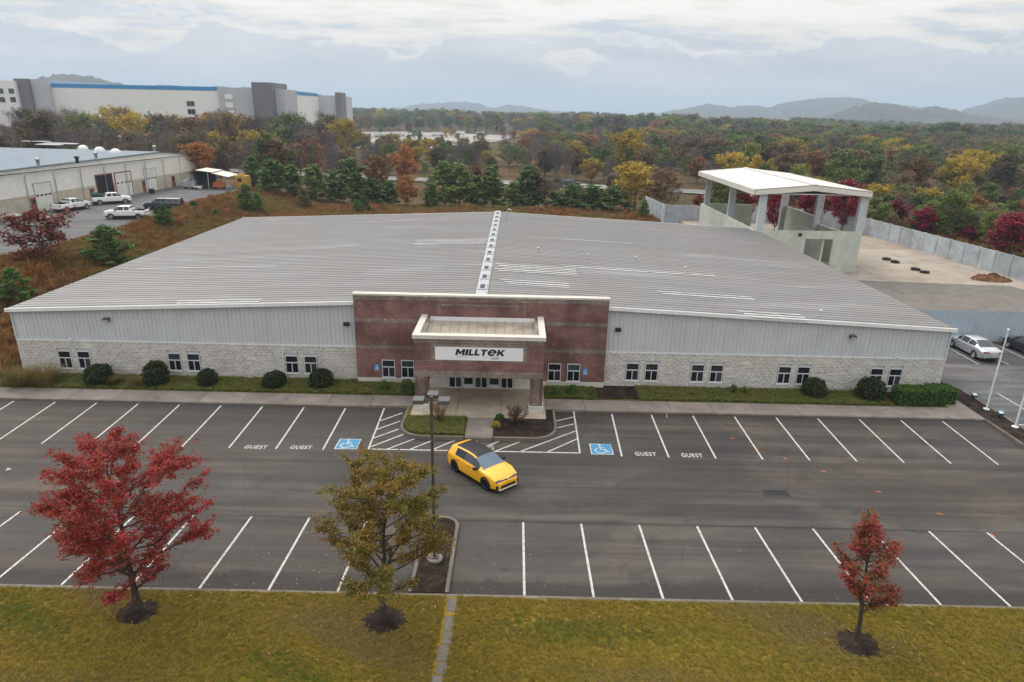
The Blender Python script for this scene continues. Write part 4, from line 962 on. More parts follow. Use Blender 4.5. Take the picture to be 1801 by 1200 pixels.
def car(name, spec, loc, heading, paint, label, cat, rimmat=RIMS, tilt=None, group=None, dark=None):
    """spec: top/belt/width/roofw profiles along x (front = +x); pillars = side windows; ws/rw = windscreen and rear window ranges."""
    root = empty(name, loc, heading, label=label, cat=cat, group=group)
    if tilt is not None: root.rotation_mode = 'XYZ'; root.rotation_euler = tilt
    fx = lambda tab, x: float(np.interp(x, [a for a, _ in sorted(tab)], [b for _, b in sorted(tab)]))
    xs_ = sorted(set(list(np.linspace(spec['x'][0], spec['x'][1], 110))+[e for r_ in spec['win']+[spec['ws'], spec['rw']] for e in r_]+list(spec.get('bed', ()))))
    rows = None; secs = []
    for x in xs_:
        W, zt, zb, Wr, zs = fx(spec['w'], x), fx(spec['top'], x), fx(spec['belt'], x), fx(spec['rw_'], x), fx(spec['sill'], x)
        zb = min(zb, zt-.015); Wr = min(Wr, W-.02); zm = zs+(zb-zs)*.5
        c0 = [(W-.10, zs), (W-.02, zs+.05), (W, zm), (W-.01, zb-.10), (W-.045, zb)]; ctl = [c0[0]]
        for q in range(4):
            for t in (.25, .5, .75, 1.0): ctl.append((c0[q][0]+(c0[q+1][0]-c0[q][0])*t, c0[q][1]+(c0[q+1][1]-c0[q][1])*t))
        hgt = zt-zb; ctl += [(W-.05-(W-.05-Wr)*t, zb+(hgt-.03)*t) for t in (.06, .35, .7, .92)]
        ctl += [(Wr-.05, zt-.008), (Wr*.6, zt+.012), (0, zt+.02)]
        secs.append(ctl)
    nr = len(secs[0]); B = 16; E_ = 20          # belt row, roof-edge row
    full = lambda c: [(y, z) for y, z in c]+[(-y, z) for y, z in c[-2::-1]]
    ring = [full(c) for c in secs]; n = len(ring[0]); V = [(x, y, z) for x, s in zip(xs_, ring) for y, z in s]
    groups = {}
    inr = lambda x, r_: r_[0] <= x <= r_[1]
    for i in range(len(xs_)-1):
        xc = (xs_[i]+xs_[i+1])/2
        for j in range(n-1):
            jj = j if j < nr-1 else n-2-j
            side = 'l' if j < nr-1 else 'r'; key = 'body'; zc_ = (ring[i][j][1]+ring[i][j+1][1])/2
            for xw in spec['wheels']:
                if jj < 15 and math.hypot(xc-xw, zc_-spec['wr']) < spec['wr']+.05: key = None
            if jj < 9 and key == 'body' and zc_ < spec.get('clad', .0): key = 'trim'
            if B < jj < E_:
                for k, r_ in enumerate(spec['win']):
                    if k == 0 and spec.get('dlo') and inr(xc, spec['dlo']) and secs[i][E_][1]-secs[i][B][1] > .16: key = ('pillar_trim',)
                    if inr(xc, r_) and secs[i][E_][1]-secs[i][B][1] > .16 and secs[i+1][E_][1]-secs[i+1][B][1] > .16: key = ('side_window', k, side)
            if jj >= E_:
                if inr(xc, spec['ws']): key = ('windscreen',)
                elif inr(xc, spec['rw']): key = ('rear_window',)
                elif spec.get('pano') and inr(xc, spec['pano']) and jj > E_: key = ('roof_panel',)
                elif spec.get('bed') and inr(xc, spec['bed']): key = None
            if key: groups.setdefault(key, []).append((i*n+j, i*n+j+1, (i+1)*n+j+1, (i+1)*n+j))
    groups['body'].append(tuple(range(n-1, -1, -1))); L = (len(xs_)-1)*n; groups['body'].append(tuple(range(L, L+n)))
    for key, fs in groups.items():
        used = sorted({v for f in fs for v in f}); mp_ = {v: k for k, v in enumerate(used)}
        mb = MB(); mb.add([V[v] for v in used], [tuple(mp_[v] for v in f)[::-1] for f in fs], 0, key in ('body', 'trim'))
        nm = key if isinstance(key, str) else key[0]
        o = mb.build(nm if nm != 'trim' else 'lower_trim', paint if nm == 'body' else (BLACK if nm in ('trim', 'roof_panel', 'pillar_trim') else (spec.get('wsmat', GLASS) if nm == 'windscreen' else GLASS)), root)
        if nm == 'body' :
            for p in o.data.polygons:
                if len(p.vertices) > 4: p.use_smooth = False
    W0 = max(b for _, b in spec['w'])
    # under-body and wheel wells
    MB().box(spec['x'][0]+.25, spec['x'][1]-.25, -W0+.14, W0-.14, .20, .55).build('underbody', BLACK, root)
    for xw in spec['wheels']: MB().box(xw-spec['wr']-.08, xw+spec['wr']+.08, -W0+.12, W0-.12, .3, spec['wr']*2+.06).build('wheel_well', BLACK, root)
    t, k, d = wheel_meshes(spec['wr'], spec.get('ww', .22), spec['wr']*.68, rimmat)
    for xw in spec['wheels']:
        for sgn in (1, -1):
            we = empty('wheel', (xw, sgn*(W0-spec.get('ww', .22)/2-.005), spec['wr']), 0 if sgn > 0 else math.pi); we.parent = root
            for nm, me in (('tyre', t), ('rim', k), ('brake_disc', d)): link(nm, me, we)
    x1, x0 = spec['x'][1], spec['x'][0]
    for sgn in (1, -1):
        for (nm, mt, x, y, z, a, b, c) in spec['lamps']:
            MB().bev(-a/2, a/2, -b/2, b/2, -c/2, c/2, min(a, b, c)*.3).build(nm, mt, root, (x, sgn*y, z), 0)
        xmr = spec['mirror'][0]; W = fx(spec['w'], xmr)
        MB().bev(-.09, .09, -.12, .12, -.07, .07, .03).build('mirror', spec.get('mirmat', paint), root, (xmr, sgn*(W+.07), spec['mirror'][1]))
        for xh, zh in spec.get('handles', ()):
            MB().box(-.09, .09, -.012, .012, -.012, .012).build('door_handle', spec.get('mirmat', paint), root, (xh, sgn*(fx(spec['w'], xh)+.004), zh))
    for (nm, mt, xa, xb, ya, yb, za, zb) in spec.get('boxes', ()): MB().bev(xa, xb, ya, yb, za, zb, .015).build(nm, mt, root)
    if 'bed' in spec:
        b0, b1 = spec['bed']; zt = fx(spec['top'], (b0+b1)/2); y = fx(spec['rw_'], (b0+b1)/2)-.02
        MB().add([(b0, -y, zt), (b1, -y, zt), (b1, y, zt), (b0, y, zt), (b0, -y, zt-.5), (b1, -y, zt-.5), (b1, y, zt-.5), (b0, y, zt-.5)], [(4, 5, 6, 7), (0, 1, 5, 4), (1, 2, 6, 5), (2, 3, 7, 6), (3, 0, 4, 7)]).build('cargo_bed', DARK, root)
    return root
HLD = plain('headlight_dark', (.10, .11, .12), .15, .2)
HATCH = dict(x=(-2.13, 2.15), top=[(-2.13, .80), (-2.06, .98), (-2.0, 1.06), (-1.86, 1.31), (-1.62, 1.375), (-1.2, 1.43), (-.4, 1.475), (.05, 1.445), (.28, 1.385), (1.07, .985), (1.5, .90), (1.9, .77), (2.06, .66), (2.15, .56)],
    belt=[(-2.13, .78), (-1.9, .97), (-1.0, .97), (.9, .93), (1.5, .88), (2.0, .70), (2.15, .52)], w=[(-2.13, .74), (-1.95, .85), (-1.3, .895), (.9, .895), (1.5, .88), (1.95, .80), (2.15, .62)],
    rw_=[(-2.13, .62), (-1.9, .60), (-1.6, .60), (0, .62), (.35, .62), (1.02, .72), (1.6, .66), (2.15, .45)], sill=[(-2.13, .34), (-1.8, .20), (1.7, .18), (2.15, .22)],
    win=[(-1.22, -.62), (-.52, .20), (.26, .74)], dlo=(-1.30, .86), ws=(.30, 1.05), rw=(-1.99, -1.855), pano=(-1.55, .33), wheels=(-1.31, 1.32), wr=.335, ww=.235,
    lamps=[('headlight', HLD, 2.00, .56, .665, .16, .34, .07), ('tail_light', TAIL, -2.05, .66, .86, .14, .3, .14), ('lower_intake', BLACK, 2.085, .62, .38, .10, .26, .16)],
    mirror=(.62, .98), mirmat=None, handles=((-.05, .80), (-1.0, .82)),
    boxes=[('grille', BLACK, 2.04, 2.165, -.50, .50, .27, .42), ('front_splitter', LAMPG, 2.02, 2.19, -.62, .62, .185, .215), ('upper_grille', BLACK, 2.05, 2.12, -.46, .46, .655, .69), ('emblem', LAMPG, 2.09, 2.14, -.07, .07, .63, .74),
           ('number_plate', LAMPG, -2.16, -2.10, -.26, .26, .60, .72)])
YEL = cp('yellow_paint', (.88, .42, .008)); SILV = cp('silver_paint', (.50, .52, .54), .6); WHT = cp('white_paint', (.70, .71, .72)); NAVY = cp('navy_paint', (.02, .025, .035)); SLATE = cp('slate_paint', (.035, .042, .052), .3); BLKP = cp('black_paint', (.012, .013, .015))
HATCH['mirmat'] = BLACK; HATCH['boxes'] = [tuple(YEL if q is None else q for q in b) for b in HATCH['boxes']]
HATCH['wsmat'] = mat_glass('windscreen_glass', (.022, .032, .042), .04)
sl_ = (lotz(-9.6)-lotz(-7.2))/2.4*1.0
hd = math.atan2(-1.99, 1.81)
cz = lotz(-8.1)+.005
# lean with the lot: ground normal (0, s, 1)
s_ = -(lotz(-9.6)-lotz(-6.9))/2.7*-1
nrm = Vector((0, (lotz(-9.6)-lotz(-6.9))/2.7, 1)).normalized(); fwd = Vector((math.cos(hd), math.sin(hd), 0)); fwd = (fwd-nrm*fwd.dot(nrm)).normalized(); lft = nrm.cross(fwd)
rotm = Matrix((fwd, lft, nrm)).transposed().to_euler('XYZ')
car('hatchback_car', HATCH, (-1.49, -8.15, (lotz(-9.6)+lotz(-6.9))/2+.015), hd, YEL, 'bright yellow hatchback with black roof and black wheels in the parking aisle', 'car', RIMK, tilt=rotm)
SEDAN = dict(x=(-2.46, 2.46), top=[(-2.46, .82), (-2.38, 1.02), (-1.75, 1.08), (-.85, 1.42), (-.2, 1.46), (.4, 1.43), (.62, 1.38), (1.42, 1.0), (2.0, .90), (2.3, .78), (2.46, .60)],
    belt=[(-2.46, .78), (-1.75, 1.0), (0, .96), (1.4, .93), (2.0, .86), (2.46, .55)], w=[(-2.46, .74), (-2.2, .88), (-1.2, .925), (1.2, .925), (2.0, .88), (2.46, .64)],
    rw_=[(-2.46, .66), (-1.75, .72), (-.85, .60), (.5, .60), (1.42, .74), (2.46, .5)], sill=[(-2.46, .34), (-2.0, .22), (2.0, .20), (2.46, .26)],
    win=[(-1.25, -.42), (-.34, .55), (.6, 1.05)], ws=(.62, 1.4), rw=(-1.72, -.85), wheels=(-1.42, 1.41), wr=.335,
    lamps=[('headlight', LAMPG, 2.32, .62, .70, .2, .34, .1), ('tail_light', TAIL, -2.40, .60, .86, .12, .42, .12)], mirror=(1.0, .98), handles=((.0, .84), (-.95, .86)),
    boxes=[('number_plate', LAMPG, -2.49, -2.44, -.16, .16, .62, .74), ('grille', BLACK, 2.40, 2.49, -.55, .55, .32, .60), ('rear_bumper_trim', BLACK, -2.48, -2.40, -.6, .6, .36, .44)])
car('sedan_car', SEDAN, (39.42, 13.75, .0), R(90), SILV, 'silver sedan parked nose to the metal fence beside the warehouse', 'car')
car('sedan_car', dict(SEDAN), (44.4, 13.9, .0), R(90), BLKP, 'black sedan cut off by the right edge, parked by the metal fence', 'car')
def pickup(loc, hd_, paint, label, cap=False, service=False):
    sp = dict(x=(-3.0, 3.0), top=[(-3.0, 1.22), (-2.9, 1.32), (-.98, 1.32), (-.95, 1.60), (-.75, 1.90), (-.2, 1.95), (.7, 1.93), (.95, 1.86), (1.55, 1.36), (2.4, 1.28), (2.85, 1.18), (3.0, .95)],
        belt=[(-3.0, 1.20), (-.95, 1.30), (1.5, 1.30), (2.4, 1.22), (3.0, .9)], w=[(-3.0, .94), (-2.6, 1.0), (2.3, 1.0), (2.8, .95), (3.0, .80)], rw_=[(-3.0, .90), (-1.0, .90), (-.75, .74), (.9, .74), (1.55, .86), (3.0, .65)],
        sill=[(-3.0, .62), (-2.2, .50), (2.4, .45), (3.0, .50)], win=[(-.72, .0), (.1, .92), (.95, 1.25)], ws=(.96, 1.54), rw=(-.94, -.76), wheels=(-1.95, 1.95), wr=.42, ww=.27,
        lamps=[('headlight', LAMPG, 2.9, .74, 1.02, .16, .34, .2), ('tail_light', TAIL, -2.98, .86, 1.05, .10, .14, .42)], mirror=(1.25, 1.42), handles=((.2, 1.16), (-.65, 1.16)),
        boxes=[('grille', BLACK, 2.92, 3.03, -.56, .56, .70, 1.08), ('front_bumper', LAMPG, 2.88, 3.10, -.86, .86, .50, .66), ('rear_bumper', LAMPG, -3.14, -2.96, -.9, .9, .52, .68), ('running_board', BLACK, -.8, 1.2, .86, 1.02, .42, .48), ('running_board', BLACK, -.8, 1.2, -1.02, -.86, .42, .48)], mirmat=BLACK)
    if cap:
        sp['top'] = [(-3.0, 1.22), (-2.96, 1.5), (-2.85, 1.86), (-.2, 1.93), (.7, 1.91), (.95, 1.84), (1.55, 1.34), (2.4, 1.26), (2.85, 1.16), (3.0, .95)]; sp['rw_'] = [(-3.0, .85), (-2.85, .76), (.9, .74), (1.55, .86), (3.0, .65)]
        sp['win'] = [(-2.7, -1.9), (-1.8, -.95), (-.72, .0), (.1, .92)]; sp['rw'] = (-2.97, -2.86)
    else: sp['bed'] = (-2.88, -1.02)
    o = car('suv' if cap else 'pickup_truck', sp, loc, hd_, paint, label, 'truck' if not cap else 'suv', RIMS)
    if service:
        MB().bev(-2.7, -1.2, -.75, .75, 1.0, 1.75, .05).build('equipment_box', DARK, o); MB().bev(-2.6, -1.9, -.5, .5, 1.75, 2.15, .08).build('compressor', plain('teal_machine', (.03, .16, .22), .5), o)
    else:
        if not cap: MB().bev(-1.6, -1.05, -.8, .8, 1.2, 1.42, .03).build('tool_box', BLACK, o)
    return o
pickup((-59.3, 61.3, 2.2), R(188), WHT, 'white crew cab pickup parked side-on nearest the grassy bank')
pickup((-58.7, 71.2, 2.2), R(186), SLATE, 'dark grey long wagon behind the nearest white pickup', cap=True)
pickup((-72.2, 68.2, 2.2), R(78), WHT, 'white pickup seen from behind by the first roller door')
pickup((-70.6, 76.6, 2.2), R(40), WHT, 'white service truck loaded with dark equipment at the open bay', service=True)
x_ = 17.3; pickup((x_, hway(x_)-2.5, H(x_, hway(x_)-2.5)+.36), R(-13), NAVY, 'dark suv driving along the highway behind the cedars', cap=True)

# ================================================================== STREET FURNITURE
lp = empty('light_pole', (-3.07, -16.25, lotz(-16.25)+.12), label='tall dark parking lot light pole with three box lamp heads', cat='light pole')
MB().lathe([(.0, 0), (.34, 0), (.34, .10), (.31, .13), (0, .13)], 18).build('concrete_base', CONC, lp)
MB().box(-.055, .055, -.055, .055, .13, 7.55).build('pole', POLEM, lp); MB().box(-.16, .16, -.16, .16, .13, .17).build('base_plate', POLEM, lp)
for dx, dy in ((-.45, 0), (.45, 0), (0, .5)):
    arm = MB().box(min(0, dx)-.02, max(0, dx)+.02, min(0, dy)-.02, max(0, dy)+.02, 7.38, 7.44).build('arm', POLEM, lp)
    hx, hy = dx*1.1, dy*1.1; hd_ = MB().add([(hx-.21, hy-.17, 7.28), (hx+.21, hy-.17, 7.28), (hx+.21, hy+.17, 7.28), (hx-.21, hy+.17, 7.28), (hx-.21, hy-.17, 7.44), (hx+.21, hy-.17, 7.44), (hx+.21, hy+.17, 7.49), (hx-.21, hy+.17, 7.49)], [(0, 3, 2, 1), (4, 5, 6, 7), (0, 1, 5, 4), (1, 2, 6, 5), (2, 3, 7, 6), (3, 0, 4, 7)]).build('lamp_head', LAMPM, lp)
    MB().box(hx-.18, hx+.18, hy-.15, hy+.15, 7.26, 7.285).build('lens', STEEL, hd_)
for k_, (x, y, h) in enumerate(((32.55, 1.75, 5.65), (32.6, -.95, 5.65))):
    fp = empty('flagpole', (x, y, .1), label='bare white flagpole '+('nearer the warehouse corner' if k_ == 0 else 'at the right edge of the picture'), cat='flagpole', group='flagpoles in the mulch strip')
    MB().tube([(0, 0, 0), (0, 0, 3), (0, 0, h)], [.06, .05, .035], 10).build('pole', TRIM, fp); MB().lathe([(0, 0), (.2, 0), (.2, .06), (.1, .10), (.07, .10)], 14).build('base_collar', TRIM, fp)
    MB().lathe([(0, h-.01), (.07, h+.02), (.09, h+.09), (.06, h+.15), (0, h+.17)], 10).build('finial', TRIM, fp); MB().tube([(.07, 0, .5), (.06, 0, h-.1)], .008, 4).build('halyard', STEEL, fp)
for k_, (u, v) in enumerate(((1712, 701), (1758, 733))):
    p = P(u, v, .12); o = empty('ground_floodlight', (p[0], p[1], .10), label='small dark ground floodlight '+('near the warehouse corner' if k_ == 0 else 'between the two flagpoles'), cat='floodlight', group='floodlights in the mulch strip')
    MB().box(-.04, .04, -.04, .04, 0, .16).build('stem', DARK, o); MB().add([(-.17, -.1, .14), (.17, -.1, .14), (.17, .12, .14), (-.17, .12, .14), (-.17, -.16, .30), (.17, -.16, .30), (.17, .1, .40), (-.17, .1, .40)], [(0, 3, 2, 1), (0, 1, 5, 4), (1, 2, 6, 5), (2, 3, 7, 6), (3, 0, 4, 7)]).build('housing', plain('teal_housing', (.03, .10, .11), .4) if k_ == 0 else bpy.data.materials['teal_housing'], o)
    MB().add([(-.15, -.14, .312), (.15, -.14, .312), (.15, .085, .402), (-.15, .085, .402)], [(0, 1, 2, 3)]).build('lens', LAMPG, o)
p = PL(14, 827); o = empty('litter_carton', (p[0], p[1], lotz(p[1])+.012), .6, label='small crushed blue and white carton lying on the asphalt', cat='litter')
MB().add([(-.12, -.07, 0), (.12, -.08, 0), (.13, .07, 0), (-.1, .08, 0), (-.1, -.05, .07), (.1, -.06, .10), (.09, .05, .06), (-.09, .06, .09)], [(4, 5, 6, 7), (0, 1, 5, 4), (1, 2, 6, 5), (2, 3, 7, 6), (3, 0, 4, 7)]).build('carton', TRIM, o); MB().box(-.13, -.02, -.055, .055, .02, .095).build('printed_side', plain('carton_blue', (.03, .06, .3), .5), o)
# yard clutter: tyre pairs and an earth mound
for k_, (u, v) in enumerate(((1559, 457), (1574, 462), (1610, 475), (1626, 480))):
    p = P(u, v, 0); o = MB().lathe([(.28, .02), (.50, .0), (.58, .08), (.58, .22), (.50, .30), (.28, .28), (.25, .15), (.28, .02)], 18).build('old_tyre', TYRE, None, (p[0], p[1], -.02))
    o.rotation_euler = (.04*k_, 0, k_); tag(o, 'old black tyre lying flat in the yard, '+['farthest', 'second farthest', 'second nearest', 'nearest'][k_]+' of four', 'tyre', 'tyres lying in the rear yard')
p = P(1750, 492, 0); rg = np.random.default_rng(4); V = []; F = []; n = 26
for j in range(n):
    for i in range(n):
        x, y = (i/(n-1)-.5)*2, (j/(n-1)-.5)*2; r2 = x*x+y*y; h = max(0, 1-r2)**.9*.62*(1+.5*math.sin(x*6+1)*math.cos(y*5))+rg.normal(0, .09)*(r2 < .9)
        V.append((x*2.6, y*1.6, h-.05))
F = [(j*n+i, j*n+i+1, (j+1)*n+i+1, (j+1)*n+i) for j in range(n-1) for i in range(n-1)]
link('earth_mound', npmesh('earth_mound', V, F, mat_ground('red_earth', [(.05, .03, .02), (.12, .06, .03), (.18, .10, .05)], .8, 4), smooth=True), None, (p[0]-.5, p[1], -.02), label='low mound of reddish earth and brush by the precast wall', cat='mound')
# shelter and clutter beside the workshop
sh = empty('carport', (-64.5, 103.5, 2.2), R(4), label='open carport with two pale sheet roofs beside the workshop corner', cat='carport')
for x in (-4, 0, 3.6):
    for y in (-2.6, 2.6): MB().box(x-.06, x+.06, y-.06, y+.06, 0, 3.3 if x < 2 else 2.6).build('post', STEEL, sh)
CSH = plain('sheet_roof', (.62, .58, .50), .5, .1, .1)
MB().add([(-2.2, -3.0, 3.9), (1.2, -3.0, 3.5), (1.2, 3.0, 3.5), (-2.2, 3.0, 3.9), (-2.2, -3, 3.8), (1.2, -3, 3.4)], [(0, 1, 2, 3), (4, 5, 1, 0)]).build('roof_sheet', CSH, sh)
MB().add([(-2.2, -3.0, 3.9), (-5, -3.0, 3.0), (-5, 3.0, 3.0), (-2.2, 3.0, 3.9)], [(3, 2, 1, 0)]).build('roof_sheet', CSH, sh)
MB().add([(1.0, -3.2, 3.35), (4.4, -3.2, 2.6), (4.4, 3.2, 2.6), (1.0, 3.2, 3.35), (1.0, -3.2, 3.25), (4.4, -3.2, 2.5)], [(0, 1, 2, 3), (4, 5, 1, 0)]).build('roof_sheet', CSH, sh)
MB().add([(-4.8, 2.5, .1), (-.2, 2.5, .1), (-.2, 2.5, 3.2), (-4.8, 2.5, 3.0)], [(0, 1, 2, 3)]).build('back_sheet', plain('dark_green_sheet', (.03, .05, .04), .6), sh)
def clutter(name, cat, x, y, w_, d_, h_, mat, label, legs=True):
    o = empty(name, (x, y, 2.2), R(4), label=label, cat=cat); MB().bev(-w_/2, w_/2, -d_/2, d_/2, .35 if legs else 0, h_, .06).build('body', mat, o)
    if legs:
        for sx_ in (-1, 1):
            for sy in (-1, 1): MB().lathe([(.0, -.1), (.22, -.1), (.25, 0), (.22, .1), (0, .1)], 10, (sx_*w_*.36, sy*d_*.42, .25), 'y').build('wheel', TYRE, o)
    MB().bev(-w_*.3, w_*.15, -d_*.3, d_*.3, h_-.01, h_+.35, .05).build('top_housing', mat, o); return o
MACH = plain('machine_yellow', (.42, .26, .04), .5, 0, .2)
clutter('orange_loader', 'loader', -62.6, 102.2, 2.4, 1.3, 1.3, plain('machine_orange', (.42, .13, .03), .5, 0, .2), 'small orange loader parked under the lower carport roof')
o = clutter('yellow_cabin', 'cabin', -58.6, 104.6, 2.6, 2.2, 2.6, MACH, 'yellow machine cabin right of the carport', False); MB().box(-.7, .1, -1.12, -1.09, 1.3, 2.1).build('pane', GLASS, o)
clutter('grey_trailer', 'trailer', -68.6, 101.5, 2.6, 1.4, 1.6, STEEL, 'grey flat trailer between the workshop and the carport'); clutter('dark_generator', 'generator', -65.4, 102.6, 1.2, 1.2, 1.7, DARK, 'dark generator under the taller carport roof')
o = empty('debris_heap', (-66.6, 101.3, 2.2), label='heap of white scrap sheets in front of the carport', cat='scrap')
rr = random.Random(5)
for k in range(7): b = MB().box(-.5, .5, -.25, .25, 0, .06).build('sheet', TRIM, o, (rr.uniform(-.5, .5), rr.uniform(-.4, .4), .08*k)); b.rotation_euler = (rr.uniform(-.35, .35), rr.uniform(-.35, .35), rr.uniform(0, 3))
p = P(18, 386, 2.25); o = empty('metal_sheet_stack', (p[0]+2, p[1], 2.2), R(10), label='stack of pale metal sheets lying in front of the workshop wall', cat='sheet stack')
for k in range(6): b = MB().box(-2.6, 2.6, -.8, .8, 0, .05).build('sheet', STEEL if k % 2 else SEAL, o, (.15*k, .1*(k % 3), .1+.10*k)); b.rotation_euler = (.06, .02*k, .05*(k % 3))
p = P(246, 340, 2.2); 
for k in range(3): o = MB().lathe([(.3, .0), (.5, 0), (.55, .08), (.55, .22), (.5, .3), (.3, .3)], 14).build('scrap_tyre', TYRE, None, (-71.5, 91.6-.3*k*0, 2.2+.3*k)); tag(o, ['bottom', 'middle', 'top'][k]+' tyre of the black stack beside the third roller door', 'tyre', 'tyres stacked at the workshop')
# guard rail on the right stretch of highway
gr = empty('guardrail', (0, 0, 0), label='galvanised guardrail along the highway behind the red maples', cat='guardrail')
mb = MB(); pr = []
for x in range(88, 260, 4):
    y = hway(x)-7.2; pr.append((x, y, H(x, y)+.75))
    MB().box(-.08, .08, -.06, .06, -.3, .8).build('post', STEEL, gr, (x, y, H(x, y)))
for i in range(len(pr)-1):
    a, b = pr[i], pr[i+1]; MB().add([(a[0], a[1]-.1, a[2]-.16), (b[0], b[1]-.1, b[2]-.16), (b[0], b[1]-.1, b[2]+.16), (a[0], a[1]-.1, a[2]+.16), (a[0], a[1]-.02, a[2]-.16), (b[0], b[1]-.02, b[2]-.16), (b[0], b[1]-.02, b[2]+.16), (a[0], a[1]-.02, a[2]+.16)], [(0, 1, 2, 3), (3, 2, 6, 7), (4, 7, 6, 5)]).build('rail', STEEL, gr)

# ================================================================== DISTRIBUTION CENTRE (far left)
dc = empty('distribution_centre', (-190, 300, -3), label='huge white distribution centre with bright blue roof band beyond the woods', cat='building'); dc.location = (0, 0, 0)
DW = plain('dc_white', (.72, .72, .70), .6, 0, .05, .02); DG = plain('dc_grey', (.43, .45, .47), .6, 0, .05, .05); DD = plain('dc_dark', (.155, .155, .165), .6, 0, .08, .05); DB = plain('dc_blue', (.03, .24, .50), .5, 0, .04, .05)
YD_ = 300.0
def dcx(u, v=190, y=YD_): return PY(u, v, y)[0]
def dcz(u, v, y=YD_): return PY(u, v, y)[2]
ZT = dcz(240, 150)
def dbox(u0, u1, y0, y1, zt, mat, name, z0=-5): return MB().box(dcx(u0, 190, y0), dcx(u1, 190, y0), y0, y1, z0, zt).build(name, mat, dc)
dbox(88, 386, YD_, YD_+160, ZT-1.8, DW, 'wall'); dbox(88, 386, YD_-.1, YD_+160.1, ZT, DB, 'blue_band', ZT-1.8)
dbox(-40, 34, YD_-8, YD_+60, ZT+.6, DW, 'wall'); dbox(34, 88, YD_-4, YD_+80, ZT+1.6, DG, 'grey_wing')
MB().box(dcx(34, 190, YD_-6), dcx(58, 190, YD_-6), YD_-6.2, YD_-4, -5, ZT+1.7).build('dark_panel', DD, dc)
dbox(386, 446, YD_-2, YD_+120, ZT-.2, DG, 'grey_wing'); dbox(446, 481, YD_-8, YD_+14, dcz(460, 145, YD_-8), DD, 'stair_tower'); dbox(481, 503, YD_-4, YD_+14, ZT-.6, DG, 'grey_wing')
xs1 = dcx(503, 190, YD_+20)
yq = YD_+30
while dcx(561, 190, yq) > xs1 and yq < 480: yq += 2
MB().box(xs1-40, xs1-.2, YD_+20, yq, -5, ZT-2.2).build('wall', DW, dc); MB().box(xs1-40, xs1-.1, YD_+22, yq-.5, ZT-2.2, ZT-.4).build('blue_band', DB, dc)
ye = yq+1
MB().box(dcx(560, 190, ye), dcx(592, 190, ye), ye, ye+40, -5, dcz(575, 168, ye)).build('grey_wing', DG, dc); MB().box(dcx(592, 190, ye), dcx(602, 190, ye), ye-2, ye+10, -5, dcz(597, 163, ye)).build('stair_tower', DD, dc)
def dwin(u0, u1, v0, v1, y, mat=GLASS):
    x0, x1, z0, z1 = dcx(u0, 190, y), dcx(u1, 190, y), dcz(u0, v1, y), dcz(u0, v0, y)
    o = MB().box(x0, x1, y-.25, y-.05, z0, z1).build('window', mat, dc); 
    if mat is GLASS: MB().box((x0+x1)/2-.12, (x0+x1)/2+.12, y-.3, y-.25, z0, z1).build('mullion', DD, o)
for v in (178, 192, 206): dwin(330, 343, v, v+8.5, YD_)
for v in (166, 180.5, 195): dwin(398, 411, v, v+9, YD_-2, DW)
for u in (3, 22):
    for v in (156, 171): dwin(u, u+9, v, v+8.5, YD_-8)
for u0, u1 in ((246, 272), (348, 362), (400, 413)): MB().box(dcx(u0), dcx(u1), YD_+20, YD_+30, ZT-.5, ZT+.9).build('roof_unit', DG, dc)

# ================================================================== VEGETATION
def leaf_quads(C, size, rng, up=0.35, asp=0.6):
    n = len(C); N = rng.normal(size=(n, 3)); N[:, 2] = np.abs(N[:, 2])+up; N /= np.linalg.norm(N, axis=1)[:, None]
    A = np.cross(N, rng.normal(size=(n, 3))); A /= np.linalg.norm(A, axis=1)[:, None]; B = np.cross(N, A)
    s = (size*rng.uniform(.55, 1.35, n))[:, None]
    V = np.stack([C-A*s, C-B*s*asp, C+A*s, C+B*s*asp], 1).reshape(-1, 3); return V, np.arange(4*n).reshape(n, 4)
def skeleton(seed, h, Rr, clear, prof, n1, n2, up=.55, tr=.1, wig=.06, lean=0.0, sub=True):
    rng = np.random.default_rng(seed); mb = MB(); segs = []
    tp = [np.array([lean*h*t*t+rng.normal(0, wig*.4)*t, rng.normal(0, wig*.4)*t, h*t]) for t in np.linspace(0, 1, 8)]
    mb.tube(tp, [max(.012, tr*(1-.92*t)*(1.35 if k == 0 else 1)) for k, t in enumerate(np.linspace(0, 1, 8))], 7 if sub else 5)
    for i in range(n1):
        f = ((i+.5)/n1)**.85; t = clear+(1-clear)*f*.97; base = np.array([np.interp(t, np.linspace(0, 1, 8), [p[k] for p in tp]) for k in range(3)])
        L = Rr*prof(f)*(rng.uniform(.58, 1.17) if sub else rng.uniform(.5, 1.22)); az = i*2.399+rng.normal(0, .35); rise = up*rng.uniform(.5, 1.4)
        d = np.array([math.cos(az), math.sin(az), rise]); d /= np.linalg.norm(d); pts = [base+d*L*s+np.array([0, 0, .12*L*s*s])+rng.normal(0, .03*L, 3)*(s > 0) for s in (0, .35, .7, 1.0)]
        r0 = max(.010, tr*.42*(1-t)+.008)
        mb.tube(pts, [r0, r0*.75, r0*.5, r0*.25], 4 if not sub else 5, cap=False); segs.append((pts[2], pts[3], L*.5))
        for j in range(n2):
            s = rng.uniform(.25, 1.0); b = pts[0]+(pts[3]-pts[0])*s; dd = d+rng.normal(0, .65, 3); dd[2] += .15; dd /= np.linalg.norm(dd); l2 = L*rng.uniform(.2, .42)*(1.15-.4*s); e = b+dd*l2
            if sub: mb.tube([b, (b+e)/2+rng.normal(0, .02*L, 3), e], [r0*.4, r0*.3, r0*.12], 3, cap=False)
            segs.append((b, e, l2))
    return mb, segs, rng
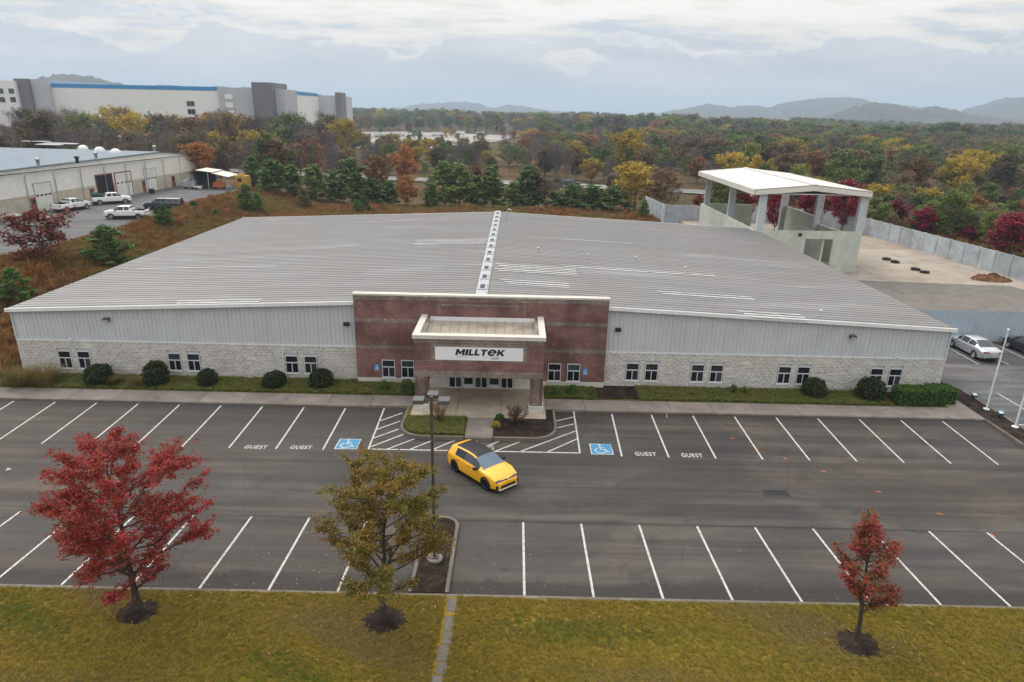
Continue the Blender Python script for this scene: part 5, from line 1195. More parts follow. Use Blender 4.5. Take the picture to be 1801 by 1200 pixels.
def clumped(segs, n, rng, per=13, tight=.075, spread=.06):
    c = leaf_points(segs, n//per, spread, rng, .15); return np.repeat(c, per, 0)+rng.normal(0, tight, (len(c)*per, 3))*np.array([1, 1, .7])
def leaf_points(segs, n, spread, rng, s0=.2):
    w_ = np.array([s[2] for s in segs]); w_ = w_/w_.sum(); k = rng.choice(len(segs), n, p=w_); a = np.array([s[0] for s in segs])[k]; b = np.array([s[1] for s in segs])[k]
    t = rng.uniform(s0, 1.1, n)[:, None]; return a+(b-a)*t+rng.normal(0, spread, (n, 3))*np.array([1, 1, .75])
ovoid = lambda f: (math.sin(math.pi*min(1, f*.82+.16)))**.75
full = lambda f: max(.22, min(1.0, .55+2.2*f) * (1-.12*f) * (1-max(0, f-.5)**1.6*2.1))
flame = lambda f: (.55+.9*f if f < .38 else .9*max(0, 1.38-f)**2.0)*1.05
cone = lambda f: (1-f)**.8+.06
tall = lambda f: (math.sin(math.pi*min(1, f*.78+.2)))**.9
# ---- the three lawn trees
def lawn_tree(u, v, top, seed, h, Rr, clear, prof, n1, n2, nl, ls, mat, label, up=.55, tr=.13, lean=0.0, spread=.11, bark=BARK):
    p = P(u, v, .76); mb, segs, rng = skeleton(seed, h, Rr, clear, prof, n1, n2, up, tr, .12, lean)
    root = empty('tree', (p[0], p[1], lawnz(p[0], p[1])-.02), label=label, cat='tree'); mb.build('trunk', bark, root)
    C = np.concatenate([clumped(segs, int(nl*.8), rng), leaf_points(segs, int(nl*.2), spread, rng, .1)]); V, F = leaf_quads(C, ls, rng); link('crown', npmesh('crown', V, F, mat), root)
    n = 26; mm = MB(); jr = [1+.16*math.sin(3*i+seed)+.05*math.sin(7.3*i+2*seed) for i in range(n)]; vs = [(0, 0, .10)]+[(r_*math.cos(a)*jr[int(round(a*n/6.2832)) % n], r_*math.sin(a)*jr[int(round(a*n/6.2832)) % n]*.85, z) for r_, z in ((.4, .085), (.72, .045), (.92, -.03)) for a in np.linspace(0, 2*math.pi, n, endpoint=False)]
    fs = [(0, 1+i, 1+(i+1) % n) for i in range(n)]+[(1+k*n+i, 1+(k+1)*n+i, 1+(k+1)*n+(i+1) % n, 1+k*n+(i+1) % n) for k in range(2) for i in range(n)]
    mm.add(vs, fs, 0, True); k_ = 1.0 if Rr > 2.4 else .9
    mm.build('mulch_ring', MULCH, None, (p[0]+.05, p[1]-.1, lawnz(p[0], p[1])), label='dark mulch ring around the foot of '+label.split(' standing')[0].split(' with')[0].replace('large ', 'the large ').replace('slim ', 'the slim ').replace('olive ', 'the olive '), cat='mulch')
    return p
T1 = lawn_tree(243, 1072, 762, 21, 6.95, 2.95, .12, full, 52, 11, 35000, .052, L_RED, 'large red maple tree standing on the lawn at the left', .42, .13)
T2 = lawn_tree(675, 1090, 800, 32, 6.6, 2.55, .16, full, 44, 10, 28000, .050, L_OLIVE, 'olive and orange maple tree standing on the lawn beside the median', .5, .12, .10, spread=.11)
T3 = lawn_tree(1505, 1130, 885, 43, 5.6, 1.35, .20, flame, 32, 7, 11000, .050, L_MIX, 'slim young maple tree with red and green leaves on the right of the lawn', .75, .085, -.11, .13)
# ---- prototypes for the woods
def proto(seed, kind):
    if kind in ('cedar', 'pine'):
        h = 9.0; mb, segs, rng = skeleton(seed, h, 2.3 if kind == 'cedar' else 2.7, .06 if kind == 'cedar' else .10, (lambda f: min(1, .6+2*f)*(1-f)**.6+.05) if kind == 'cedar' else (lambda f: (1-f)**.65+.05), 46, 3, .25 if kind == 'cedar' else .35, .12, .1, 0, False)
        C = leaf_points(segs, 4400, .20, rng, 0.0); V, F = leaf_quads(C, .21, rng, .2, .45)
    elif kind == 'bare':
        h = 12.0; mb, segs, rng = skeleton(seed, h, 3.6, .22, ovoid, 26, 9, .95, .16, .25, 0, False)
        C = leaf_points(segs, 1700, .45, rng, 0.1); n = len(C); D = rng.normal(size=(n, 3))*.45; D[:, 2] += .75; D /= np.linalg.norm(D, axis=1)[:, None]; S = np.cross(D, rng.normal(size=(n, 3))); S /= np.linalg.norm(S, axis=1)[:, None]
        ln = rng.uniform(.5, 1.1, n)[:, None]; V = np.stack([C-D*ln*.5-S*.028, C-D*ln*.5+S*.028, C+D*ln*.5+S*.012, C+D*ln*.5-S*.012], 1).reshape(-1, 3); F = np.arange(4*n).reshape(n, 4)
    else:
        h = 11.0; wide = kind == 'wide'; mb, segs, rng = skeleton(seed, h, 4.6 if wide else 3.5, .15, ovoid if wide else tall, 30, 8, .6, .17, .2, 0, False)
        C = leaf_points(segs, 3000, .42, rng, 0.05); V, F = leaf_quads(C, .26, rng, .3, .7)
    tv = np.array(mb.v, np.float32); return h, (tv, mb.f), (V, F)
MEM = {}
def meshes(kind, seed, leaf, bark):
    key = (kind, seed, leaf.name)
    if key in MEM: return MEM[key]
    pk = (kind, seed)
    if pk not in MEM: MEM[pk] = proto(seed, kind)
    h, (tv, tf), (V, F) = MEM[pk]
    t = bpy.data.meshes.new('trunk'); t.from_pydata([tuple(map(float, q)) for q in tv], [], tf); t.materials.append(bark); t.update()
    c = npmesh('crown', V, F, leaf); MEM[key] = (h, t, c); return MEM[key]
ORD = ['first', 'second', 'third', 'fourth', 'fifth', 'sixth', 'seventh', 'eighth', 'ninth', 'tenth', 'eleventh', 'twelfth', 'thirteenth', 'fourteenth', 'fifteenth', 'sixteenth', 'seventeenth', 'eighteenth', 'nineteenth', 'twentieth', 'twenty-first', 'twenty-second', 'twenty-third', 'twenty-fourth']
def tree(u, vb, vt, wpx, kind, seed, leaf, label, name='tree', bark=BARKG, base=None, group=None, cat='tree'):
    p = np.array(base) if base is not None else hit(u, vb); zt = PY(u, vt, p[1])[2]; hh = max(1.0, zt-p[2])
    h, t, c = meshes(kind, seed, leaf, bark); d = np.linalg.norm(p-CAM); wm = wpx*d/FPX/2
    r0 = {'cedar': 2.3, 'pine': 2.7, 'bare': 3.6, 'wide': 4.6, 'tall': 3.5}[kind]*.95; sc = (wm/r0, wm/r0, hh/h)
    o = empty(name, (p[0], p[1], p[2]-.1), (seed*1.7+u*.37) % 6.28, label=label, cat=cat, group=group); link('trunk', t, o, sc=sc); link('crown', c, o, sc=sc); return o
# row of cedars and small trees right behind the warehouse
row = [(447, 328, 276, 34), (482, 345, 275, 40), (515, 348, 290, 34), (556, 352, 284, 44), (588, 356, 300, 34), (620, 360, 272, 48), (655, 362, 312, 36), (684, 364, 312, 40), (782, 362, 280, 52), (808, 364, 288, 46), (838, 366, 305, 40), (866, 367, 290, 44),
       (902, 368, 314, 44), (930, 369, 290, 42), (975, 371, 330, 36), (1004, 372, 322, 44), (1040, 374, 318, 56), (1078, 376, 322, 44)]
for k, (u, vb, vt, wp) in enumerate(row):
    tree(u, vb, vt+(k*5) % 9-3, wp*(1.1+.12*((k*7) % 4)), 'cedar', 101+(k*3) % 5, L_PINE if k % 3 == 1 else L_CEDAR, ORD[k]+' dark green cedar from the left in the row behind the warehouse', 'cedar_tree', group='cedars behind the warehouse')
for u, vb, vt, wp, kind, sd_, lf, lab in (
    (718, 368, 309, 36, 'tall', 141, L_RUST, 'narrow rust brown tree standing in front of the cedar row'), (760, 370, 322, 32, 'cedar', 103, L_GREEN, 'small brownish green cedar in front of the cedar row'),
    (946, 370, 304, 42, 'tall', 142, L_BROWN, 'brown and green upright tree between the cedars right of the roof ridge'), (837, 350, 290, 38, 'tall', 143, L_MAROON, 'dull red tree peeping over the cedars left of the ridge'),
    (665, 352, 275, 44, 'tall', 141, L_RUST, 'orange brown tree behind the cedar row left of centre'), (714, 340, 255, 46, 'tall', 142, L_RUST, 'tall orange tree beyond the highway left of centre'),
    (1115, 372, 290, 92, 'wide', 144, L_GOLD, 'broad yellow green tree at the right end of the cedar row'), (1100, 318, 232, 70, 'wide', 145, L_GOLD, 'tall golden tree above the broad yellow green one'),
    (1010, 300, 248, 46, 'tall', 143, L_GOLD, 'pale yellow tree across the highway right of the ridge'), (1160, 380, 300, 60, 'wide', 146, L_BROWN, 'brown bushy tree behind the left end of the precast wall'),
    (628, 379, 350, 22, 'pine', 111, L_PINE, 'small bright pine, left of a pair behind the roof edge'), (641, 377, 343, 24, 'pine', 112, L_PINE, 'small dark pine, right of a pair behind the roof edge'),
    (1131, 392, 350, 26, 'pine', 111, L_PINE, 'young green pine in front of the precast wall end'), (1040, 322, 290, 30, 'wide', 147, L_RUST, 'low orange bush beside the highway right of the suv'),
    (78, 470, 372, 84, 'wide', 148, L_MAROON, 'maroon brown bushy tree on the bank at the left edge'), (195, 476, 394, 74, 'pine', 113, L_PINE, 'bright green pine on the bank beside the maroon tree'),
    (30, 540, 468, 48, 'pine', 112, L_PINE, 'dark green pine at the left edge beside the warehouse roof'), (290, 408, 358, 38, 'pine', 111, L_PINE, 'round green pine in front of the dark wagon'),
    (342, 372, 352, 18, 'pine', 113, L_PINE, 'tiny green pine on the bank beside the asphalt edge'), (380, 386, 366, 16, 'pine', 112, L_PINE, 'tiny dark pine low on the bank'),
    (436, 378, 322, 34, 'pine', 113, L_PINE, 'green pine at the back corner of the bank'), (455, 380, 338, 30, 'pine', 111, L_PINE, 'lighter pine beside the back left corner of the warehouse roof'), (536, 372, 330, 26, 'pine', 112, L_BROWN, 'rusty sapling in the dry grass behind the roof'),
    (352, 322, 252, 48, 'tall', 141, L_RUST, 'orange tree just behind the far corner of the workshop'), (268, 300, 240, 44, 'tall', 142, L_GOLD, 'yellowish tree behind the workshop roof'), (118, 285, 232, 60, 'wide', 146, L_RUST, 'orange tree showing above the workshop roof'),
    (238, 275, 196, 26, 'cedar', 104, L_GREEN, 'lone dark green tree against the white distribution centre'), (375, 290, 205, 46, 'tall', 143, L_GOLD, 'yellow tree in front of the grey end of the distribution centre'), (420, 292, 202, 52, 'tall', 144, L_GOLD, 'golden tree under the dark stair tower'),
    (1323, 352, 272, 28, 'tall', 143, L_GOLD, 'bright yellow tree just above the dock canopy'), (1347, 350, 278, 20, 'tall', 142, L_GOLD, 'small yellow tree right of the bright yellow one above the canopy'), (1404, 350, 288, 24, 'tall', 141, L_GOLD, 'orange yellow tree above the canopy ridge'),
    (1265, 410, 312, 60, 'wide', 148, L_GREEN, 'dark green tree seen through the left canopy columns'), (1480, 390, 322, 52, 'wide', 145, L_GOLD, 'yellow green tree behind the right end of the canopy'), (1536, 385, 326, 46, 'wide', 144, L_GOLD, 'yellow bushy tree right of the canopy'), (1575, 380, 328, 44, 'wide', 145, L_GREEN, 'olive bushy tree right of the yellow one'), (1628, 382, 332, 44, 'wide', 144, L_GOLD, 'yellow green tree before the guardrail'),
    (1300, 408, 330, 34, 'tall', 142, L_CRIM, 'crimson tree between the left canopy columns'), (1360, 412, 335, 34, 'tall', 143, L_CRIM, 'crimson tree behind the middle canopy column'), (1420, 412, 332, 40, 'tall', 142, L_CRIM, 'crimson tree left of the last canopy column'), (1478, 412, 318, 46, 'tall', 141, L_CRIM, 'large crimson tree behind the right canopy columns'),
    (1570, 402, 350, 34, 'tall', 142, L_CRIM, 'crimson maple behind the precast wall, leftmost past the canopy'), (1620, 418, 364, 36, 'tall', 143, L_CRIM, 'crimson maple behind the precast wall beside a green shrub tree'), (1702, 432, 396, 26, 'tall', 142, L_CRIM, 'small crimson maple low behind the precast wall'), (1770, 458, 376, 58, 'tall', 141, L_CRIM, 'largest crimson maple at the right edge behind the precast wall'),
    (1666, 425, 342, 54, 'wide', 146, L_GREEN, 'green shrubby tree between two crimson maples'), (1740, 440, 372, 44, 'wide', 148, L_GREEN, 'dark green tree behind the small crimson maple'), (1705, 400, 342, 34, 'tall', 141, L_RUST, 'rust red tree before the guardrail at the right'),
    (1085, 300, 262, 36, 'tall', 144, L_BROWN, 'brown tree left of the tall golden tree'), (1150, 300, 240, 40, 'cedar', 102, L_GREEN, 'dark evergreen right of the tall golden tree')):
    tree(u, vb, vt, wp, kind, sd_, lf, lab)
# ---- the mass of woods: instances on points
def gn_scatter(name, pts, idx, rot, scl, protos, **k):
    coll = bpy.data.collections.new(name+'_kinds')
    for i, me in enumerate(protos):
        o = bpy.data.objects.new('%s_kind_%02d' % (name, i), me); coll.objects.link(o)
    me = bpy.data.meshes.new(name); me.vertices.add(len(pts)); me.vertices.foreach_set('co', np.asarray(pts, np.float32).ravel())
    a = me.attributes.new('idx', 'INT', 'POINT'); a.data.foreach_set('value', np.asarray(idx, np.int32))
    a = me.attributes.new('rot', 'FLOAT_VECTOR', 'POINT'); a.data.foreach_set('vector', np.asarray(rot, np.float32).ravel())
    a = me.attributes.new('scl', 'FLOAT_VECTOR', 'POINT'); a.data.foreach_set('vector', np.asarray(scl, np.float32).ravel())
    ng = bpy.data.node_groups.new(name+'_scatter', 'GeometryNodeTree'); ng.interface.new_socket('Geometry', in_out='INPUT', socket_type='NodeSocketGeometry'); ng.interface.new_socket('Geometry', in_out='OUTPUT', socket_type='NodeSocketGeometry')
    N = ng.nodes; gi, go = N.new('NodeGroupInput'), N.new('NodeGroupOutput'); ip = N.new('GeometryNodeInstanceOnPoints'); ci = N.new('GeometryNodeCollectionInfo')
    ci.inputs['Collection'].default_value = coll; ci.inputs['Separate Children'].default_value = True; ci.inputs['Reset Children'].default_value = True; ip.inputs['Pick Instance'].default_value = True
    def at(nm, dt):
        n = N.new('GeometryNodeInputNamedAttribute'); n.data_type = dt; n.inputs['Name'].default_value = nm; return n.outputs[0]
    Lk = ng.links; Lk.new(gi.outputs[0], ip.inputs['Points']); Lk.new(ci.outputs[0], ip.inputs['Instance']); Lk.new(at('idx', 'INT'), ip.inputs['Instance Index'])
    Lk.new(at('rot', 'FLOAT_VECTOR'), ip.inputs['Rotation']); Lk.new(at('scl', 'FLOAT_VECTOR'), ip.inputs['Scale']); Lk.new(ip.outputs[0], go.inputs[0])
    o = bpy.data.objects.new(name, me); COL.objects.link(o); md = o.modifiers.new('scatter', 'NODES'); md.node_group = ng
    return tag(o, kind='stuff', **k)
def joined(kind, seed, leaf, bark):
    h, t, c = meshes(kind, seed, leaf, bark); (tv, tf), (V, F) = MEM[(kind, seed)][1:]
    me = bpy.data.meshes.new('wood_tree'); n = len(tv); F2 = [tuple(f) for f in tf]+[tuple(int(q)+n for q in f) for f in F]
    me.from_pydata([tuple(map(float, q)) for q in tv]+[tuple(map(float, q)) for q in V], [], F2); me.materials.append(bark); me.materials.append(leaf)
    me.polygons.foreach_set('material_index', [0]*len(tf)+[1]*len(F)); me.update(); return me
PR = [('bare', 201, L_TWIG, 12), ('bare', 202, L_TWIG, 12), ('tall', 203, L_BROWN, 11), ('wide', 204, L_BROWN, 11), ('tall', 205, L_RUST, 11), ('wide', 206, L_GOLD, 11), ('wide', 207, L_GREEN, 11), ('tall', 208, L_GREEN, 11), ('cedar', 101, L_CEDAR, 9), ('tall', 142, L_CRIM, 11), ('wide', 148, L_MAROON, 11)]
PMESH = [joined(a, b, c, BARKG) for a, b, c, _ in PR]; PH = [q[3] for q in PR]
rng = np.random.default_rng(77)
WP, WI, WR, WS = [], [], [], []
def put(x, y, kinds, hm, wide=1.0, jit=.25):
    i = int(rng.choice(len(PR), p=np.array(kinds)/sum(kinds))); h = hm*rng.uniform(1-jit, 1+jit); s = h/PH[i]
    WP.append((x, y, H(x, y)-.15)); WI.append(i); WR.append((0, 0, rng.uniform(0, 6.28))); WS.append((s*wide*rng.uniform(.85, 1.15),)*2+(s,))
def vis(x, y, m=1.25): d = y-CAM[1]; return abs(x) < d*.776*m+10
#            bare bare brown brown rust gold green green cedar crim maroon
K_LEFT  = [5, 5, 2.5, 1.5, 2.4, 1.2, .7, .6, .8, .05, .5]
K_MID   = [3, 3, 2.6, 2.4, 1.3, 1.1, 2.2, 1.8, .8, .05, .3]
K_RIGHT = [1.6, 1.6, 2.8, 2.8, 1.3, 1.0, 3.8, 3.0, .6, .03, .3]
K_FAR   = [.7, .7, 2.0, 2.4, .7, .9, 5.0, 3.6, .9, .05, .2]
def clear_of(x, y):
    if abs(y-hway(x)) < 9.5: return False
    if x < -50 and -10 < y < 122 and x > -170: return False
    if -275 < x < -100 and 285 < y < 500: return False
    return True
def upx(x, y): return IW/2+FPX*x/((y-CAM[1])*math.cos(PIT))*1.0
n = 0
while n < 1500:            # woods on both sides of the highway
    x = rng.uniform(-330, 420); y = rng.uniform(118, 520)
    if not vis(x, y) or not clear_of(x, y): continue
    u = upx(x, y)
    if y < hway(x) and -45 < x < 66: continue
    if 575 < u < 910 and y > 300: continue
    if x < -15 and u < 600: put(x, y, K_LEFT, 16.5 if y > hway(x) else 12.0)
    elif u < 930: put(x, y, K_LEFT if rng.random() < .5 else K_MID, 7.2 if y > 200 else 5.0, 1.2, .5)
    elif x < 70: put(x, y, K_MID, 9.5, 1.1)
    else: put(x, y, K_RIGHT, 11.5 if y > hway(x) else 8.0, 1.1)
    n += 1
n = 0
while n < 260:             # thicket between the precast wall and the highway
    x = rng.uniform(66, 190); y = rng.uniform(40, 155)
    if not clear_of(x, y) or not vis(x, y) or (x < 75 and y < 75): continue
    put(x, y, K_RIGHT, 4.8, 1.35); n += 1
n = 0
while n < 30:              # undergrowth right behind the cedar row
    x = rng.uniform(-46, 64); y = rng.uniform(112, 160)
    if not clear_of(x, y): continue
    put(x, y, K_MID, 4.5, 1.4); n += 1
n = 0
while n < 60:              # scattered trees on and around the gravel lot
    d = rng.uniform(320, 740); u = rng.uniform(570, 925); q = PY(u, 240, d-39.7); x, y = q[0], q[1]
    put(x, y, K_MID, 7.5, 1.0, .4); n += 1
n = 0
while n < 4200:            # far plain
    d = math.sqrt(rng.uniform(430**2, 1700**2)); a = rng.uniform(-.78, .78); x, y = d*math.sin(a), d*math.cos(a)-39
    u = upx(x, y)
    if not clear_of(x, y): continue
    if 560 < u < 930 and d < 760: continue
    if 1090 < u < 1135 and d < 800: continue
    put(x, y, K_FAR, (14.5 if d > 600 else 13)*(1+.22*math.sin(x*.011)*math.sin(y*.009+1)), 1.2, .38); n += 1
gn_scatter('autumn_woods', WP, WI, WR, WS, PMESH, label='mass of bare, brown, golden and green autumn trees across the plain', cat='woods')
# ---- clipped shrubs along the wall
def shrub_mesh(seed, leaf, flat=.85, n=1500, ls=.055, boxy=0):
    rg = np.random.default_rng(seed); D = rg.normal(size=(n, 3)); D /= np.linalg.norm(D, axis=1)[:, None]; D[:, 2] = np.where(D[:, 2] < -.55, -D[:, 2], D[:, 2])
    if boxy: D = np.sign(D)*np.abs(D)**.45; D /= np.max(np.abs(D), axis=1)[:, None]**boxy
    rr_ = (1+.09*np.sin(D[:, 0]*7+seed)*np.cos(D[:, 1]*6)+rg.normal(0, .05, n))[:, None]*np.where(rg.random(n) < .3, .85, 1.0)[:, None]
    C = D*rr_; C[:, 2] = C[:, 2]*flat+flat*.72; V, F = leaf_quads(C, ls/.6, rg, .1, .6)
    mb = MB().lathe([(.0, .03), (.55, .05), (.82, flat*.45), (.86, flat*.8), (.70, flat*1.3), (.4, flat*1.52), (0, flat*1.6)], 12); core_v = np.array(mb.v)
    return npmesh('foliage', V, F, leaf), mb
SHM = {}
def shrub(u, v, wpx, label, leaf=L_BOX, seed=1, flat=.85, name='shrub', z=.15, ls=.055, n=1500, y=None):
    p = P(u, v, z); key = (seed, leaf.name, flat)
    if key not in SHM:
        f, mb = shrub_mesh(seed, leaf, flat, n, ls); c = mb.build('shade_core', plain('shrub_core_'+str(seed)+leaf.name, (.016, .018, .010), .9)); SHM[key] = (f, c.data); bpy.data.objects.remove(c)  # solid dark core: shade between the leaves put into its colour
    d = np.linalg.norm(p-CAM); s = wpx*d/FPX/2/1.16; o = empty(name, (p[0], p[1]+s*.8, z), seed+u, label=label, cat='shrub', group='clipped shrubs along the front wall' if leaf is L_BOX else None)
    q = 1+.14*math.sin(u*3.1); link('foliage', SHM[key][0], o, sc=(s, s*q, s*(1.05-.16*math.cos(u)))); link('shade_core', SHM[key][1], o, sc=(s*.93, s*q*.93, s*(1.05-.16*math.cos(u))*.93)); return o
for k, (u, v, wp, lab) in enumerate(((164, 681, 48, 'round dark clipped shrub under the leftmost window pair'), (267, 683, 48, 'round dark clipped shrub left of the second window pair'), (360, 683, 38, 'small upright clipped shrub right of the second window pair'),
        (479, 686, 40, 'round clipped shrub left of the third window pair'), (561, 687, 46, 'wide round clipped shrub right of the third window pair'), (1437, 703, 42, 'round clipped shrub right of the third window pair on the right wing'), (1537, 708, 45, 'round clipped shrub under the rightmost window pair'))):
    shrub(u, v, wp, lab, seed=1+k % 3)
for k, (u, v, wp, lab) in enumerate(((673, 689, 24, 'small green shrub at the brick wall left of the porch, outer one'), (714, 693, 27, 'small green shrub beside the left porch column'), (979, 698, 20, 'small green shrub beside the right porch column'), (1007, 697, 23, 'small green shrub under the right brick windows'))):
    shrub(u, v, wp, lab, L_BRIGHT if k == 9 else L_PINE, 4+k % 2, .95)
shrub(872, 753, 16, 'little yellow green shrub in the mulch island', L_GOLD, 6, .8, n=500, ls=.1); shrub(879, 739, 16, 'little green shrub behind the yellow green one in the island', L_BRIGHT, 7, .8, n=500, ls=.1)
# hedge blocks at the right corner
for u0, u1, v, lab, sd_ in ((1583, 1643, 714, 'clipped bright green hedge block, left one by the warehouse corner', 8), (1640, 1680, 712, 'clipped bright green hedge block, right one by the warehouse corner', 9)):
    a, b = P(u0, v, .16), P(u1, v, .16); cx, w_ = (a[0]+b[0])/2, (b[0]-a[0])/2; rg = np.random.default_rng(sd_); n = 2600
    D = rg.uniform(-1, 1, (n, 3)); ax = rg.choice(3, n, p=[.25, .35, .4]); D[np.arange(n), ax] = np.sign(D[np.arange(n), ax]); D[:, 2] = np.where((ax == 2), 1, D[:, 2])
    D += rg.normal(0, .035, D.shape); C = D*np.array([w_, .62, .5])+np.array([0, 0, .55]); V, F = leaf_quads(C, .075, rg, .1, .6)
    o = empty('hedge', (cx, a[1]+.7, .15), label=lab, cat='hedge'); link('foliage', npmesh('foliage', V, F, L_BRIGHT), o); MB().bev(-w_*.94, w_*.94, -.57, .57, .02, .98, .1).build('shade_core', plain('hedge_core_'+str(sd_), (.018, .03, .010), .9), o)  # dark block inside the foliage, coloured as the hedge's inner shade
# loose shrubs in the islands
def twiggy(u, v, hgt, rad, leaf, label, seed, n=900, ls=.05, z=.15):
    p = P(u, v, z); rg = np.random.default_rng(seed); mb = MB(); segs = []
    for i in range(26):
        a = rg.uniform(0, 6.28); t = rg.uniform(.2, 1); e = np.array([math.cos(a)*rad*t, math.sin(a)*rad*t, hgt*rg.uniform(.7, 1.05)*(1-.25*t)]); b = np.array([math.cos(a)*.05, math.sin(a)*.05, 0]); mb.tube([b, (b+e)/2+np.array([0, 0, .06]), e], [.012, .009, .004], 3, cap=False); segs.append((b+(e-b)*.35, e, 1.0))
    o = empty('shrub', (p[0], p[1], z), label=label, cat='shrub'); mb.build('stems', BARK, o); V, F = leaf_quads(leaf_points(segs, n, .06, rg), ls, rg); link('foliage', npmesh('foliage', V, F, leaf), o)
twiggy(907, 746, 1.25, .75, leafmat('leaves_plum', [(0, (.06, .045, .03)), (.6, (.12, .075, .055)), (1, (.17, .10, .075))]), 'brownish plum twiggy shrub in the mulch island', 61, 1300)
twiggy(775, 742, 1.35, .62, L_RUST, 'thin orange shrub in the grassy island behind the lamp pole', 62, 420); twiggy(1290, 692, .8, .25, L_GREEN, 'tall weed against the block wall right of the porch', 63, 160); twiggy(1310, 693, .6, .3, L_GREEN, 'low weed beside the tall weed at the block wall', 64, 160)
twiggy(1040, 697, .6, .45, L_GREEN, 'small leafy plant under the right blue sign', 65, 260)
# ornamental grasses
def blades(n, h, rad, seed, wd=.012, lean=.5):
    rg = np.random.default_rng(seed); a = rg.uniform(0, 6.28, n); r_ = rad*np.sqrt(rg.random(n))*.45; B = np.stack([r_*np.cos(a), r_*np.sin(a), np.zeros(n)], 1); hh = h*rg.uniform(.55, 1.1, n)
    o = np.stack([np.cos(a), np.sin(a)], 1)*(rad*lean*rg.uniform(.2, 1.2, n))[:, None]; Mid = B+np.stack([o[:, 0]*.35, o[:, 1]*.35, hh*.65], 1); Tp = B+np.stack([o[:, 0], o[:, 1], hh], 1); s = np.stack([-np.sin(a), np.cos(a), np.zeros(n)], 1)*wd
    V = np.stack([B-s, B+s, Mid-s*.8, Mid+s*.8, Tp], 1).reshape(-1, 3); k = np.arange(n)*5; F3 = np.concatenate([np.stack([k, k+1, k+3], 1), np.stack([k, k+3, k+2], 1), np.stack([k+2, k+3, k+4], 1)]); return V, F3
for k, (u, v, wp, lab) in enumerate(((28, 680, 46, 'tan ornamental grass clump at the far left of the planting strip'), (75, 680, 50, 'tan ornamental grass clump, second from the left'), (194, 681, 24, 'small tan grass clump right of the leftmost clipped shrub'), (243, 682, 26, 'small tan grass clump left of the second clipped shrub'))):
    p = P(u, v, .15); d = np.linalg.norm(p-CAM); r_ = wp*d/FPX/2; V, F = blades(700, r_*1.15, r_*1.2, 70+k, .010, .9); o = empty('ornamental_grass', (p[0], p[1]+.4, .15), label=lab, cat='grass clump'); link('blades', npmesh('blades', V, F, L_STRAW), o)
# ---- grass tufts: lawn, planting strip, dry bank
def tuft(n, h, rad, seed, mat, wd): V, F = blades(n, h, rad, seed, wd, .9); return npmesh('tuft', V, F, mat)
LT = [tuft(14, .075, .09, 81+i, L_GRASS, .006) for i in range(2)]+[tuft(14, .06, .09, 84, L_STRAW, .006), tuft(14, .085, .09, 85, L_LUSH, .006)]
def lawn_patch(pts):
    out = []
    for x, y, z in pts:
        v = math.sin(x*.55+1.7*math.sin(y*.8+x*.2))+math.sin(y*1.3+x*.31+2)*.8+rng.normal(0, .55); out.append(2 if v < -1.0 else 3 if v > 1.7 else (0 if v < .2 else 1))
    return np.array(out)
def scatter_pts(n, x0, x1, y0, y1, zf, ok=None, sc=(.7, 1.3)):
    out = []; xs_ = rng.uniform(x0, x1, n); ys_ = rng.uniform(y0, y1, n)
    for x, y in zip(xs_, ys_):
        if ok is None or ok(x, y): out.append((x, y, zf(x, y)))
    m_ = len(out); s = rng.uniform(sc[0], sc[1], m_); return out, rng.integers(0, 4, m_), np.stack([np.zeros(m_), np.zeros(m_), rng.uniform(0, 6.28, m_)], 1), np.stack([s, s, s], 1)
RINGS = [(q[0]+.05, q[1]-.1) for q in (T1, T2, T3)]
okl = lambda x, y: all(math.hypot(x-a, y-b) > .68 for a, b in RINGS) and not (abs(x+2.1-(y+18.7)*.035) < .22)
a1 = scatter_pts(120000, -24, 26, -25.5, -18.62, lambda x, y: lawnz(x, y)-.01, okl)
gn_scatter('lawn_grass', a1[0], lawn_patch(a1[0]), a1[2], a1[3], LT, label='short yellow green autumn grass covering the front lawn', cat='grass')
GT = [tuft(16, .14, .14, 91+i, L_GREEN, .008) for i in range(3)]+[tuft(16, .14, .14, 95, L_STRAW, .008)]
def inl(x, y):
    if -6.6 < x < 2.4: return (x < -2.85 and y < -1.4 and math.hypot(max(0, -5.3-x), max(0, -2.5-y)) < 1.35)
    return 1.9 < y < 4.3 and not (5.9 < x < 8.9) and not (26.3 < x)
b1 = scatter_pts(26000, -38, 27, 1.9, 4.3, lambda x, y: .145, inl); b2 = scatter_pts(2600, -6.7, -2.8, -3.9, -1.4, lambda x, y: .145, inl)
gn_scatter('strip_turf', b1[0]+b2[0], np.concatenate([b1[1], b2[1]]), np.concatenate([b1[2], b2[2]]), np.concatenate([b1[3], b2[3]]), GT, label='green turf in the planting strip and left entrance island', cat='grass')
DT = [tuft(40, 1.0, .6, 101, L_DRY, .03), tuft(40, .9, .6, 105, L_STRAW, .03), tuft(40, .8, .6, 107, L_OLIVE, .035), tuft(40, 1.1, .6, 106, L_RUST, .05)]
def patch(pts):
    out = []
    for x, y, z in pts:
        v = math.sin(x*.31+1.3*math.sin(y*.17))+math.sin(y*.23+x*.11+2)+rng.normal(0, .7); out.append(2 if v < -1.0 else 1 if v < 0 else 0 if v < 1.1 else 3)
    return np.array(out)

